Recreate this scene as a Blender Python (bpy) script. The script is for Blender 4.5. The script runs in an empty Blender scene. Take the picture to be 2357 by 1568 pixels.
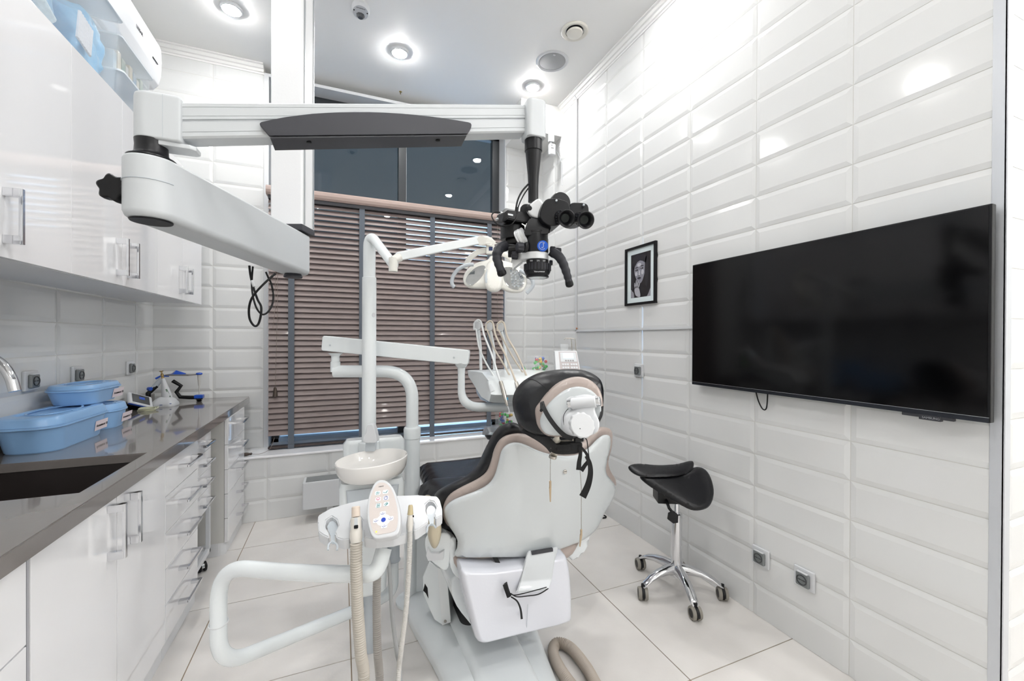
import bpy, bmesh, math, random
from mathutils import Vector, Matrix
from mathutils.geometry import delaunay_2d_cdt
from math import sin, cos, pi, sqrt, radians

random.seed(7)
SC = bpy.context.scene
COL = SC.collection
V = Vector

# ------------------------------------------------------------ camera
FPX, YAW, PITCH, ROLL, CAMH = 956.48, .3906, -.0044, .0039, 1.28
_f0 = V((sin(YAW), cos(YAW), 0)); _r0 = V((cos(YAW), -sin(YAW), 0)); _z = V((0, 0, 1))
CF = _f0 * cos(PITCH) + _z * sin(PITCH)
_u0 = -_f0 * sin(PITCH) + _z * cos(PITCH)
CR = _r0 * cos(ROLL) + _u0 * sin(ROLL)
CU = -_r0 * sin(ROLL) + _u0 * cos(ROLL)
EYE = V((0, 0, CAMH))
cam_d = bpy.data.cameras.new('camera'); cam = bpy.data.objects.new('camera', cam_d)
COL.objects.link(cam)
cam_d.sensor_width = 36; cam_d.lens = FPX / 2357 * 36; cam_d.clip_start = .02
m = Matrix((CR, CU, -CF)).transposed().to_4x4(); m.translation = EYE
cam.matrix_world = m
SC.camera = cam

# ------------------------------------------------------------ world, exposure
w = bpy.data.worlds.new('dusk'); SC.world = w; w.use_nodes = True
w.node_tree.nodes['Background'].inputs[0].default_value = (.17, .27, .36, 1)
w.node_tree.nodes['Background'].inputs[1].default_value = .15
SC.view_settings.view_transform = 'Standard'; SC.view_settings.look = 'None'
SC.view_settings.exposure = 0.72; SC.view_settings.gamma = 1
SC.view_settings.use_curve_mapping = False
SC.cycles.max_bounces = 8; SC.cycles.diffuse_bounces = 5; SC.cycles.glossy_bounces = 3
SC.cycles.transmission_bounces = 6; SC.cycles.transparent_max_bounces = 16
SC.cycles.sample_clamp_indirect = 6; SC.cycles.use_light_tree = False
CEIL = 3.308
LAMP_W = 265.0

# ------------------------------------------------------------ points seen in the room
def ray(u, v): return CF + CR * ((u - 1178.5) / FPX) - CU * ((v - 784) / FPX)
def at(u, v, d): return EYE + ray(u, v) * d
def atX(u, v, X): r = ray(u, v); return EYE + r * (X / r.x)
def atY(u, v, Y): r = ray(u, v); return EYE + r * (Y / r.y)
def atZ(u, v, Z): r = ray(u, v); return EYE + r * ((Z - CAMH) / r.z)

# ------------------------------------------------------------ materials
def lin(h):
    h = h.lstrip('#'); c = [int(h[i:i + 2], 16) / 255 for i in (0, 2, 4)]
    return tuple((x / 12.92 if x <= .04045 else ((x + .055) / 1.055) ** 2.4) for x in c) + (1,)
MATS = {}
def mat(name, col, rough=.4, metal=0, coat=0, var=.04, scale=9, bump=.02, bscale=120, emit=0, trans=0, alpha=1, spec=.5, ior=1.5, mix=None):
    if name in MATS: return MATS[name]
    m = bpy.data.materials.new(name); m.use_nodes = True; nt = m.node_tree
    b = nt.nodes['Principled BSDF']
    c = lin(col) if isinstance(col, str) else col
    N = nt.nodes.new; L = nt.links.new
    tc = N('ShaderNodeTexCoord'); nz = N('ShaderNodeTexNoise'); nz.inputs['Scale'].default_value = scale
    nz.inputs['Detail'].default_value = 2
    L(tc.outputs['Object'], nz.inputs['Vector'])
    mx = N('ShaderNodeMix'); mx.data_type = 'RGBA'
    c2 = lin(mix) if mix else tuple(max(0, x * (1 - var)) for x in c[:3]) + (1,)
    mx.inputs[6].default_value = c; mx.inputs[7].default_value = c2
    L(nz.outputs['Fac'], mx.inputs[0]); L(mx.outputs[2], b.inputs['Base Color'])
    if bump > .009:
        n2 = N('ShaderNodeTexNoise'); n2.inputs['Scale'].default_value = bscale; n2.inputs['Detail'].default_value = 1
        L(tc.outputs['Object'], n2.inputs['Vector'])
        bp = N('ShaderNodeBump'); bp.inputs['Strength'].default_value = bump; bp.inputs['Distance'].default_value = .01
        L(n2.outputs['Fac'], bp.inputs['Height']); L(bp.outputs[0], b.inputs['Normal'])
    b.inputs['Roughness'].default_value = rough; b.inputs['Metallic'].default_value = metal
    b.inputs['Coat Weight'].default_value = coat; b.inputs['Coat Roughness'].default_value = .04
    b.inputs['IOR'].default_value = ior; b.inputs['Transmission Weight'].default_value = trans
    b.inputs['Alpha'].default_value = alpha; b.inputs['Specular IOR Level'].default_value = spec
    if emit:
        b.inputs['Emission Color'].default_value = c; b.inputs['Emission Strength'].default_value = emit
        if emit < 5: m.cycles.emission_sampling = 'NONE'
    MATS[name] = m
    return m

# ------------------------------------------------------------ objects
def info(o, label=None, cat=None, group=None, kind=None):
    if label: o['label'] = label
    if cat: o['category'] = cat
    if group: o['group'] = group
    if kind: o['kind'] = kind
    return o
def thing(name, loc, label, cat, group=None):
    o = bpy.data.objects.new(name, None); COL.objects.link(o); o.location = loc; o.empty_display_size = .05
    return info(o, label, cat, group)
def wloc(o):
    p = V((0, 0, 0))
    while o is not None: p += o.location; o = o.parent
    return p
def link(name, bm, m, parent=None, smooth=35, loc=None, label=None):
    """bm is in world coordinates; becomes ONE mesh object (child of parent)"""
    base = wloc(parent) if parent is not None else V((0, 0, 0))
    if loc is not None: off = V(loc)
    elif parent is None:
        off = V((0, 0, 0))
        if len(bm.verts):
            xs = [v.co for v in bm.verts]
            off = V(((min(c.x for c in xs) + max(c.x for c in xs)) / 2, (min(c.y for c in xs) + max(c.y for c in xs)) / 2, min(c.z for c in xs)))
    else: off = base.copy()
    for v in bm.verts: v.co -= off
    bmesh.ops.recalc_face_normals(bm, faces=bm.faces)
    me = bpy.data.meshes.new(name); bm.to_mesh(me); bm.free()
    ms = m if isinstance(m, (list, tuple)) else [m]
    for q in ms: me.materials.append(q)
    if smooth:
        for p in me.polygons: p.use_smooth = True
        me.set_sharp_from_angle(angle=radians(smooth))
    o = bpy.data.objects.new(name, me); COL.objects.link(o)
    if parent is not None: o.parent = parent
    o.location = off - base
    if smooth and len(me.polygons) < 60000:
        wn = o.modifiers.new('wn', 'WEIGHTED_NORMAL'); wn.keep_sharp = True; wn.weight = 60
    if label: o['label'] = label
    return o
def struct(name, bm, m, smooth=0):
    o = link(name, bm, m, None, smooth); o['kind'] = 'structure'; return o
def dup(o, d, parent=None, label=None, name=None):
    c = o.copy(); COL.objects.link(c); c.parent = parent
    if parent is None: c.location = o.location + V(d)
    if label: c['label'] = label
    for ch in list(o.children): dup(ch, (0, 0, 0), c)
    return c

# ------------------------------------------------------------ geometry
def B(): return bmesh.new()
def merge(bm, other):
    me = bpy.data.meshes.new('t'); other.to_mesh(me); other.free(); bm.from_mesh(me); bpy.data.meshes.remove(me); return bm
def bx(bm, lo, hi, bev=0, seg=2, M=None, mi=0):
    t = B(); r = bmesh.ops.create_cube(t, size=1)
    lo = V(lo); hi = V(hi); c = (lo + hi) / 2; s = hi - lo
    for v in t.verts: v.co = V((v.co.x * s.x, v.co.y * s.y, v.co.z * s.z)) + c
    if bev: bmesh.ops.bevel(t, geom=list(t.edges), offset=min(bev, min(abs(s.x), abs(s.y), abs(s.z)) * .49), segments=seg, profile=.5, affect='EDGES')
    for f in t.faces: f.material_index = mi
    if M is not None: bmesh.ops.transform(t, matrix=M, verts=t.verts)
    return merge(bm, t)
def bxc(bm, c, s, bev=0, seg=2, M=None, mi=0):
    c = V(c); s = V(s) / 2; return bx(bm, c - s, c + s, bev, seg, M, mi)
def frame(o, x, y):
    """matrix with origin o, x axis x, y axis roughly y"""
    x = V(x).normalized(); z = x.cross(V(y)).normalized(); y = z.cross(x)
    m = Matrix((x, y, z)).transposed().to_4x4(); m.translation = V(o); return m
def catmull(P, n=6, closed=False):
    P = [V(p) for p in P]; N = len(P); out = []
    rng = range(N) if closed else range(N - 1)
    for i in rng:
        if closed: a, b, c, d = P[i - 1], P[i], P[(i + 1) % N], P[(i + 2) % N]
        else: a, b, c, d = P[max(i - 1, 0)], P[i], P[i + 1], P[min(i + 2, N - 1)]
        for k in range(n):
            t = k / n
            out.append(.5 * ((2 * b) + (c - a) * t + (2 * a - 5 * b + 4 * c - d) * t * t + (3 * b - 3 * c + d - a) * t ** 3))
    if not closed: out.append(P[-1].copy())
    return out
def fillet(P, r, n=8):
    P = [V(p) for p in P]; out = [P[0]]
    for i in range(1, len(P) - 1):
        a, b, c = P[i - 1], P[i], P[i + 1]; ri = r[i - 1] if isinstance(r, (list, tuple)) else r
        d1 = (a - b); d2 = (c - b); k = min(ri, d1.length * .49, d2.length * .49)
        p, q = b + d1.normalized() * k, b + d2.normalized() * k
        for j in range(n + 1):
            t = j / n; out.append(p * (1 - t) ** 2 + b * 2 * t * (1 - t) + q * t * t)
    out.append(P[-1]); return out
def resample(P, step):
    P = [V(p) for p in P]; L = [0]
    for a, b in zip(P, P[1:]): L.append(L[-1] + (b - a).length)
    n = max(2, int(L[-1] / step)); out = []; j = 0
    for k in range(n + 1):
        s = L[-1] * k / n
        while j < len(L) - 2 and L[j + 1] < s: j += 1
        t = (s - L[j]) / max(1e-9, L[j + 1] - L[j]); out.append(P[j].lerp(P[j + 1], min(1, t)))
    return out
def tube(bm, P, r, seg=16, caps=True, flat=1, up=None, mi=0):
    """sweep; r number or list or function of index; flat squashes the section"""
    P = [V(p) for p in P]; n = len(P); rings = []
    T = []
    for i in range(n):
        t = (P[min(i + 1, n - 1)] - P[max(i - 1, 0)])
        T.append(t.normalized() if t.length > 1e-9 else (T[-1] if T else V((0, 0, 1))))
    nrm = V(up) if up is not None else (V((0, 0, 1)) if abs(T[0].z) < .9 else V((1, 0, 0)))
    for i in range(n):
        nrm = (nrm - T[i] * nrm.dot(T[i]));
        if nrm.length < 1e-6: nrm = T[i].orthogonal()
        nrm.normalize(); bi = T[i].cross(nrm)
        rr = r(i) if callable(r) else (r[i] if isinstance(r, (list, tuple)) else r)
        rings.append([bm.verts.new(P[i] + nrm * (cos(a) * rr * flat) + bi * (sin(a) * rr)) for a in [2 * pi * k / seg for k in range(seg)]])
    for a, b in zip(rings, rings[1:]):
        for k in range(seg):
            f = bm.faces.new((a[k], a[(k + 1) % seg], b[(k + 1) % seg], b[k])); f.material_index = mi
    if caps:
        for q in (rings[0], rings[-1]):
            try: bm.faces.new(q).material_index = mi
            except ValueError: pass
    return bm
def hose(bm, P, r, pitch=.0035, amp=.12, seg=14):
    P = resample(P, pitch / 2)
    return tube(bm, P, lambda i: r * (1 + (amp if i % 2 else -amp)), seg)
def lathe(bm, prof, o=(0, 0, 0), ax=(0, 0, 1), seg=32, sx=1, sy=1, mi=0, xd=None):
    """prof: (radius, height) pairs along ax"""
    ax = V(ax).normalized(); x = V(xd) if xd is not None else (V((1, 0, 0)) if abs(ax.x) < .9 else V((0, 1, 0)))
    x = (x - ax * x.dot(ax)).normalized(); y = ax.cross(x); o = V(o); rings = []
    for r, h in prof:
        if r < 1e-6: rings.append([bm.verts.new(o + ax * h)])
        else: rings.append([bm.verts.new(o + ax * h + x * (cos(a) * r * sx) + y * (sin(a) * r * sy)) for a in [2 * pi * k / seg for k in range(seg)]])
    for a, b in zip(rings, rings[1:]):
        if len(a) == 1 and len(b) == 1: continue
        for k in range(seg):
            k2 = (k + 1) % seg
            if len(a) == 1: f = bm.faces.new((a[0], b[k], b[k2]))
            elif len(b) == 1: f = bm.faces.new((a[k], a[k2], b[0]))
            else: f = bm.faces.new((a[k], a[k2], b[k2], b[k]))
            f.material_index = mi
    return bm
def cyl(bm, a, b, r, seg=24, bev=0, mi=0):
    a = V(a); b = V(b); h = (b - a).length; e = min(bev, r * .5, h * .4)
    pr = [(0, 0), (r, 0), (r, h), (0, h)] if not bev else [(0, 0), (r - e, 0), (r, e), (r, h - e), (r - e, h), (0, h)]
    return lathe(bm, pr, a, b - a, seg, mi=mi)
def loft(bm, rings, caps=True, closed=True, mi=0):
    R = [[bm.verts.new(V(p)) for p in r] for r in rings]
    for a, b in zip(R, R[1:]):
        n = len(a)
        for k in range(n if closed else n - 1):
            bm.faces.new((a[k], a[(k + 1) % n], b[(k + 1) % n], b[k])).material_index = mi
    if caps and closed: bm.faces.new(R[0]).material_index = mi; bm.faces.new(R[-1]).material_index = mi
    return bm
def prism(bm, P, d, bev=0, seg=2, mi=0):
    """closed polygon P (3D points) pushed along d"""
    t = B(); d = V(d); a = [t.verts.new(V(p)) for p in P]; b = [t.verts.new(V(p) + d) for p in P]; n = len(P)
    t.faces.new(a); t.faces.new(b[::-1])
    for k in range(n): t.faces.new((a[k], b[k], b[(k + 1) % n], a[(k + 1) % n]))
    bmesh.ops.recalc_face_normals(t, faces=t.faces)
    if bev: bmesh.ops.bevel(t, geom=[e for e in t.edges], offset=bev, segments=seg, profile=.5, affect='EDGES')
    for f in t.faces: f.material_index = mi
    return merge(bm, t)
def rrect(w, h, r, n=6):
    out = []
    for cx, cy, a0 in ((w / 2 - r, h / 2 - r, 0), (-w / 2 + r, h / 2 - r, pi / 2), (-w / 2 + r, -h / 2 + r, pi), (w / 2 - r, -h / 2 + r, 1.5 * pi)):
        for k in range(n + 1):
            a = a0 + pi / 2 * k / n; out.append((cx + r * cos(a), cy + r * sin(a)))
    return out
def slab(bm, o, x, y, P2, t, bev=0, mi=0, seg=2):
    """2D outline P2 in plane (o,x,y), thickness t along x cross y"""
    M = frame(o, x, y); z = V((M[0][2], M[1][2], M[2][2]))
    return prism(bm, [M @ V((p[0], p[1], 0)) for p in P2], z * t, bev, seg, mi)
def _dist(p, O):
    best = 1e9
    for i in range(len(O)):
        a = O[i - 1]; b = O[i]; ab = b - a; t = max(0, min(1, (p - a).dot(ab) / max(1e-12, ab.length_squared)))
        best = min(best, (p - a - ab * t).length)
    return best
def _inside(p, O):
    c = False
    for i in range(len(O)):
        a, b = O[i - 1], O[i]
        if (a.y > p.y) != (b.y > p.y) and p.x < (b.x - a.x) * (p.y - a.y) / (b.y - a.y) + a.x: c = not c
    return c
def pillow(bm, O, fn, d, front, back, r, step, mi=0, flatback=False):
    """outline O in 2D, fn(u,v)->3D point, puffed by front along -d and by back along d with edge radius r (2D units)"""
    O = [V((p[0], p[1])) for p in O]; d = V(d).normalized()
    pts = list(O); ed = [(i, (i + 1) % len(O)) for i in range(len(O))]
    x0 = min(p.x for p in O); x1 = max(p.x for p in O); y0 = min(p.y for p in O); y1 = max(p.y for p in O)
    k = y0 + step / 2; row = 0
    while k < y1:
        q = x0 + (step / 2 if row % 2 else step / 4)
        while q < x1:
            p = V((q, k))
            if _inside(p, O) and _dist(p, O) > step * .45: pts.append(p)
            q += step
        k += step * .87; row += 1
    for f in (.12, .35, .7):        # rings that carry the rounded edge
        n = len(O)
        for i in range(n):
            tng = (O[(i + 1) % n] - O[i - 1]); 
            if tng.length < 1e-9: continue
            nm = V((-tng.y, tng.x)).normalized()
            for s in (1, -1):
                p = O[i] + nm * s * r * f
                if _inside(p, O) and abs(_dist(p, O) - r * f) < r * f * .2: pts.append(p)
    res = delaunay_2d_cdt(pts, ed, [], 1, 1e-6)
    vs, fs = res[0], res[2]
    fr = []; bk = []; edge = []
    for p in vs:
        dd = _dist(p, O); h = sqrt(max(0, 1 - (1 - min(1, dd / r)) ** 2)); w = fn(p.x, p.y)
        on = dd < 1e-5 * max(1, r)
        a = bm.verts.new(w - d * (front * h)); fr.append(a)
        bk.append(a if on else bm.verts.new(w + d * (back * h if not flatback else back * min(1, dd / r * 4))))
    for f in fs:
        if len(set(f)) < 3: continue
        try:
            bm.faces.new([fr[i] for i in f]).material_index = mi
        except ValueError: pass
        try: bm.faces.new([bk[i] for i in reversed(f)]).material_index = mi
        except ValueError: pass
    return bm
def grow(O, e):
    """offset a closed 2D outline outwards by e"""
    O = [V((p[0], p[1])) for p in O]; n = len(O); area = sum(O[i - 1].x * O[i].y - O[i].x * O[i - 1].y for i in range(n)); s = 1 if area > 0 else -1
    out = []
    for i in range(n):
        t = (O[(i + 1) % n] - O[i - 1]).normalized(); out.append(O[i] + V((t.y, -t.x)) * s * (e[i] if isinstance(e, (list, tuple)) else e))
    return out
def smooth2(P, n=4): return [(p.x, p.y) for p in catmull([V((a, b, 0)) for a, b in P], n, True)]
def block(bm, O, fn, d, depth, r, mi=0, n=4):
    """solid with a rounded front edge: outline O (2D), fn(u,v)->3D, pushed along d, edge radius r in outline units, rf in metres"""
    rr, rm = r; d = V(d).normalized(); rings = []; O = [V((p[0], p[1])) for p in O]; c = sum(O, V((0, 0))) / len(O)
    R = sum((p - c).length for p in O) / len(O)
    for k in range(n + 1):
        a = pi / 2 * k / n; s = 1 - rr / R * (1 - sin(a)); rings.append([fn(c.x + (p.x - c.x) * s, c.y + (p.y - c.y) * s) + d * (rm * (1 - cos(a))) for p in O])
    rings.append([fn(p.x, p.y) + d * depth for p in O])
    return loft(bm, rings)
_fontc = {}
def text(bm, s, o, x, y, size, t=.0004, mi=0, sx=1):
    """flat lettering as mesh, lower left at o"""
    cu = bpy.data.curves.new('t', 'FONT'); cu.body = s; cu.size = size; cu.extrude = t; ob = bpy.data.objects.new('t', cu); COL.objects.link(ob)
    dg = bpy.context.evaluated_depsgraph_get(); me = bpy.data.meshes.new_from_object(ob.evaluated_get(dg))
    tb = B(); tb.from_mesh(me); bpy.data.meshes.remove(me); bpy.data.objects.remove(ob); bpy.data.curves.remove(cu)
    M = frame(o, x, y)
    for v in tb.verts: v.co = M @ V((v.co.x * sx, v.co.y, v.co.z))
    for f in tb.faces: f.material_index = mi
    return merge(bm, tb)
# ------------------------------------------------------------ materials used all over
M_TILE = mat('wall_tile_glaze', '#dcdddd', .12, coat=.3, var=.015, scale=3, bump=.012, bscale=25)
M_GROUT = mat('grout', '#d2d1cd', .8, var=.1, scale=30)
M_WHITE = mat('white_paint', '#ececea', .55, var=.02)
M_CEIL = mat('ceiling_paint', '#f0f0ef', .5, var=.02, scale=2)
M_GLOSSW = mat('gloss_white_lacquer', '#eeeef0', .06, coat=.6, var=.01, bump=.004, bscale=6)
M_PLAS = mat('white_plastic', '#e6e9ea', .22, coat=.25, var=.015, bump=.004)
M_PLASW = mat('bright_white_plastic', '#d0d2d5', .3, coat=.2, var=.01, bump=.004)
M_GREYP = mat('pale_grey_enamel', '#c9cdd0', .33, coat=.1, var=.02, bump=.01, bscale=400)
M_GREYC = mat('cool_grey_plastic', '#b9c0c6', .3, coat=.1, var=.02)
M_CHROME = mat('chrome', '#dcdde0', .08, metal=1, var=.02, bump=.003)
M_ALU = mat('brushed_aluminium', '#c3c6ca', .3, metal=1, var=.05, scale=40, bump=.02, bscale=300)
M_BLACK = mat('black_plastic', '#0e0f12', .38, var=.1, spec=.3)
M_BLACKM = mat('matt_black_rubber', '#111214', .6, var=.15, bump=.03, spec=.3)
M_DARKG = mat('anthracite_powder_coat', '#33343a', .45, var=.08, bump=.02, bscale=500)
M_LEATHER = mat('black_leather', '#0f1015', .34, coat=0, var=.2, bump=.05, bscale=70, spec=.42)
M_TAUPE = mat('taupe_vinyl', '#a99b94', .32, coat=.2, var=.05, bump=.02, bscale=150)
M_BEIGE = mat('beige_plastic', '#bfb49c', .35, var=.05)
M_STONE = mat('grey_quartz_worktop', '#77726f', .1, coat=.5, var=.06, scale=60, bump=.004)
M_SINK = mat('dark_composite_sink', '#2b2625', .35, var=.15, scale=80, bump=.02)
M_BLUEP = mat('sky_blue_plastic', '#8fb9e6', .28, coat=.15, var=.05, bump=.01)
M_SCREEN = mat('black_glass', '#020203', .11, coat=0, var=.1, bump=0, spec=.32)
M_LED = mat('lamp_glow', (1, .99, .97, 1), .5, var=0, bump=0, emit=LAMP_W)
M_GLASS = mat('window_glass', '#ffffff', .0, var=0, bump=0, trans=1, ior=1.5)
M_FRAME = mat('anthracite_window_frame', '#2b2f33', .35, var=.08)
M_INK = mat('dark_ink', '#26262a', .6, var=.1)
M_BLUE = mat('cobalt_blue_plastic', '#1c4fb8', .3, coat=.2, var=.08)
M_PAPER = mat('label_paper', '#e6d9de', .7, var=.03)

def tiled(bm, o, u, n, us, zs, cu=(), cz=(), bev=.019, h=.0045):
    """bevelled ceramic tiles as real relief; us, zs joint positions, cu, cz cut edges without bevel"""
    o = V(o); u = V(u); n = V(n); g = .0012
    for a, b in zip(us, us[1:]):
        for c, d in zip(zs, zs[1:]):
            A = [(a + g, c + g), (b - g, c + g), (b - g, d - g), (a + g, d - g)]
            ba = 0 if a in cu else bev; bb = 0 if b in cu else bev; bc = 0 if c in cz else bev; bd = 0 if d in cz else bev
            ba = min(ba, (b - a) * .3); bb = min(bb, (b - a) * .3); bc = min(bc, (d - c) * .3); bd = min(bd, (d - c) * .3)
            I = [(a + g + ba, c + g + bc), (b - g - bb, c + g + bc), (b - g - bb, d - g - bd), (a + g + ba, d - g - bd)]
            P = lambda q, k: bm.verts.new(o + u * q[0] + V((0, 0, q[1])) + n * k)
            vb = [P(q, -.001) for q in A]; va = [P(q, .0008) for q in A]; vi = [P(q, h) for q in I]
            bm.faces.new(vi)
            for k in range(4):
                for X, Y in ((vb, va), (va, vi)):
                    try: bm.faces.new((X[k], X[(k + 1) % 4], Y[(k + 1) % 4], Y[k]))
                    except ValueError: pass
    return bm
def steps(a, b, first, s):
    """joint list from a to b, joints at first + k s"""
    k = math.ceil((a - first) / s + 1e-6); out = [a]
    while first + k * s < b - 1e-4:
        if first + k * s > a + 1e-4: out.append(first + k * s)
        k += 1
    return out + [b]
def tilewall(name, bodies, runs):
    bm = B()
    for lo, hi in bodies: bx(bm, lo, hi, mi=1)
    for r in runs: tiled(bm, *r)
    o = link(name, bm, [M_TILE, M_GROUT], None, 0); o['kind'] = 'structure'
    return o
TH, TW, Z0 = .15, .3967, -.005
XR, XL, YB, YL = 1.793, -1.2, 3.59, 3.345
ROWS = lambda a, b: steps(a, b, Z0, TH)

# floor: 0.59 m stoneware squares with tan joints
bm = B(); bx(bm, (-1.3, -2.3, -.06), (3.5, 3.7, -.003), mi=1)
fx = steps(-1.2, 3.4, 1.216, .588); fy = steps(-2.2, 3.59, 1.181, .589); g = .0022
for a, b in zip(fx, fx[1:]):
    for c, d in zip(fy, fy[1:]): bx(bm, (a + g, c + g, -.004), (b - g, d - g, 0))
mf = mat('stoneware_tile', '#e6e3e0', .42, var=.1, scale=5, bump=.05, bscale=60, mix='#ccc8c4')
nt = mf.node_tree; mfj = mat('tan_floor_joint', '#94836f', .9)
struct('floor', bm, [mf, mfj])

# walls
tilewall('wall_right', [((XR, .598, 0), (XR + .14, YB + .3, CEIL))],
         [((XR, 0, 0), (0, 1, 0), (-1, 0, 0), steps(.598, YB, .9679, TW), ROWS(0, CEIL), (.598, YB), (0, CEIL))])
tilewall('wall_left', [((XL - .14, -2.2, 0), (XL, YB + .3, CEIL))],
         [((XL, 0, 0), (0, 1, 0), (1, 0, 0), steps(.4, YB, 2.5437, TW), ROWS(.6, CEIL), (YB,), (.6, CEIL))])
WX0, WX1, ZS, ZT = -.505, 1.40, .452, 3.262
tilewall('wall_back', [((XL, YB, 0), (WX0 - .03, YB + .3, CEIL)), ((WX1, YB, 0), (XR, YB + .3, CEIL)), ((WX0 - .03, YB + .1, ZT), (WX1, YB + .3, CEIL))],
         [((0, YB, 0), (1, 0, 0), (0, -1, 0), steps(XL, WX0 - .031, -.8533, TW), ROWS(.4, CEIL), (XL,), (CEIL,)),
          ((0, YB, 0), (1, 0, 0), (0, -1, 0), [WX1 + .012, 1.599, XR], ROWS(.4, CEIL), (XR,), (CEIL,))])
tilewall('wall_low', [((-.66, YL, 0), (XR, YB + .3, ZS - .012))],
         [((0, YL, 0), (1, 0, 0), (0, -1, 0), steps(-.66, XR, -.080, TW), ROWS(0, ZS - .012), (-.66, XR), (0, ZS - .012))])
tilewall('wall_niche', [((XR + .01, .575 + .002, 0), (3.5, .72, CEIL))],
         [((0, .577, 0), (1, 0, 0), (0, -1, 0), steps(XR + .03, 3.4, 2.2, TW), ROWS(0, CEIL), (3.4,), (0, CEIL))])
bm = B(); bx(bm, (3.4, -2.2, 0), (3.55, .6, CEIL)); struct('wall_far_right', bm, M_WHITE)
bm = B(); bx(bm, (-1.35, -2.35, 0), (3.55, -2.2, CEIL)); struct('wall_rear', bm, M_WHITE)
bm = B(); bx(bm, (-1.35, -2.35, CEIL), (3.55, 3.95, CEIL + .12)); struct('ceiling', bm, M_CEIL)
# soffit box in the corner
bm = B(); bx(bm, (1.40, 3.215, 3.055), (XR, YB, CEIL)); struct('trim_1', bm, M_WHITE)['label'] = 'white boxed soffit in the ceiling corner'
# plaster cornices
def cornice(name, a, b, into):
    a = V(a); b = V(b); n = V(into); bm = B()
    prof = [(0, 0), (.05, 0), (.05, -.008), (.038, -.012), (.03, -.03), (.02, -.034), (.016, -.05), (.008, -.054), (.008, -.066), (0, -.066)]
    prism(bm, [a + n * p + V((0, 0, q)) for p, q in prof], b - a); return struct(name, bm, mat('cornice_plaster', '#e9e9e8', .5, var=.02), 40)
cornice('trim_2', (XL, YB, CEIL), (WX0 - .03, YB, CEIL), (0, -1, 0))
cornice('trim_3', (XR, .6, CEIL), (XR, 3.215, CEIL), (-1, 0, 0))
# corner profile where the right wall ends
bm = B(); bx(bm, (XR - .006, .572, 0), (XR + .003, .602, CEIL), .001); bx(bm, (XR - .006, .570, 0), (XR + .028, .577, CEIL), .001)
struct('trim_4', bm, mat('satin_corner_profile', '#c9ccd1', .35, metal=.3, var=.03))
# window jamb strip + sill
bm = B(); bx(bm, (WX0 - .03, YB - .006, ZS), (WX0 + .002, YB + .2, 3.24), .001); bx(bm, (WX1 - .002, YB - .006, ZS), (WX1 + .012, YB + .2, 3.24), .001)
bx(bm, (WX0 - .03, YB - .004, 3.238), (WX1 + .012, YB + .2, 3.262), .001)
struct('trim_5', bm, M_PLASW)
bm = B(); bx(bm, (-.66, YL - .018, ZS - .012), (XR, YB + .16, ZS + .004), .004); struct('trim_6', bm, M_GLOSSW)['label'] = 'gloss white window sill board'
# window: frame and panes behind the blind
bm = B(); Y0, Y1 = 3.735, 3.80
for lo, hi in (((WX0, Y0, ZS), (WX0 + .055, Y1, ZT)), ((WX1 - .07, Y0, ZS), (WX1, Y1, ZT)), ((WX0, Y0, ZT - .10), (WX1, Y1, ZT)), ((.46, Y0 - .02, ZS), (.525, Y1, ZT))):
    bx(bm, lo, hi, .004)
wf = struct('window_1', bm, M_FRAME, 30); wf['label'] = 'dark anthracite framed two pane window above the blind'
for a, b in ((WX0 + .05, .465), (.52, WX1 - .065)):
    bm = B(); bx(bm, (a, 3.764, ZS + .05), (b, 3.770, ZT - .09)); link('pane', bm, M_GLASS, wf, 0)
bm = B(); bx(bm, (WX0, Y0, ZS), (WX1, Y1, ZS + .035), .004); link('bottom_rail', bm, mat('rail_gap_light_tint', '#c3d8ee', .3, var=.05), wf, 30, label='bottom rail of the window, tinted pale for the light in the gap')  # pale blue tint stands in for the light under the blind
bm = B(); bx(bm, (.524, 3.742, ZS + .05), (.531, 3.752, ZT - .09), .001); link('weather_strip', bm, M_PLASW, wf, 0, label='pale strip on the mullion')
# added backdrop and unseen lamp that brighten the gaps of the blind
bm = B(); bx(bm, (.72, 5.2, -.5), (3.2, 5.3, 2.86)); bx(bm, (-1.4, 5.2, -.5), (.72, 5.3, .55)); cw = struct('added_backdrop', bm, mat('backdrop_pale_blue', '#b9d4ee', .9, var=.1))
ld = bpy.data.lights.new('backdrop_fill_light', 'AREA'); ld.energy = 90; ld.size = .6; ld.color = (.75, .88, 1); lo_ = bpy.data.objects.new('backdrop_fill_light', ld); COL.objects.link(lo_)  # lamp added out of view, aimed at the backdrop
lo_.location = (1.0, 4.0, 1.5); lo_.rotation_euler = (radians(90), 0, 0)

# ------------------------------------------------------------ ceiling fittings
M_LED_FILL = mat('added_fill_glow', (1, .99, .985, 1), .5, var=0, bump=0, emit=LAMP_W * 2.0)  # stronger glow for unseen lamps added to lift the left and back walls
def downlight(x, y, label, lit=True):
    t = thing('ceiling_light', (x, y, CEIL), label, 'light', 'round recessed ceiling lights')
    bm = B(); lathe(bm, [(.062, 0), (.064, -.004), (.060, -.014), (.050, -.018), (.046, -.012), (.046, 0)], t.location, seg=40); link('ring', bm, M_PLASW, t)
    bm = B(); lathe(bm, [(.046, -.003), (.046, -.014), (.036, -.026), (0, -.030)], t.location, seg=16); link('diffuser', bm, M_LED if y > .1 else M_LED_FILL, t)
downlight(-.626, 3.03, 'lit round ceiling light left of the white ceiling column')
downlight(.38, 3.03, 'lit round ceiling light in the middle of the ceiling above the arm')
downlight(1.42, 3.03, 'lit round ceiling light near the corner soffit, beside the grey speaker')
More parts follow.
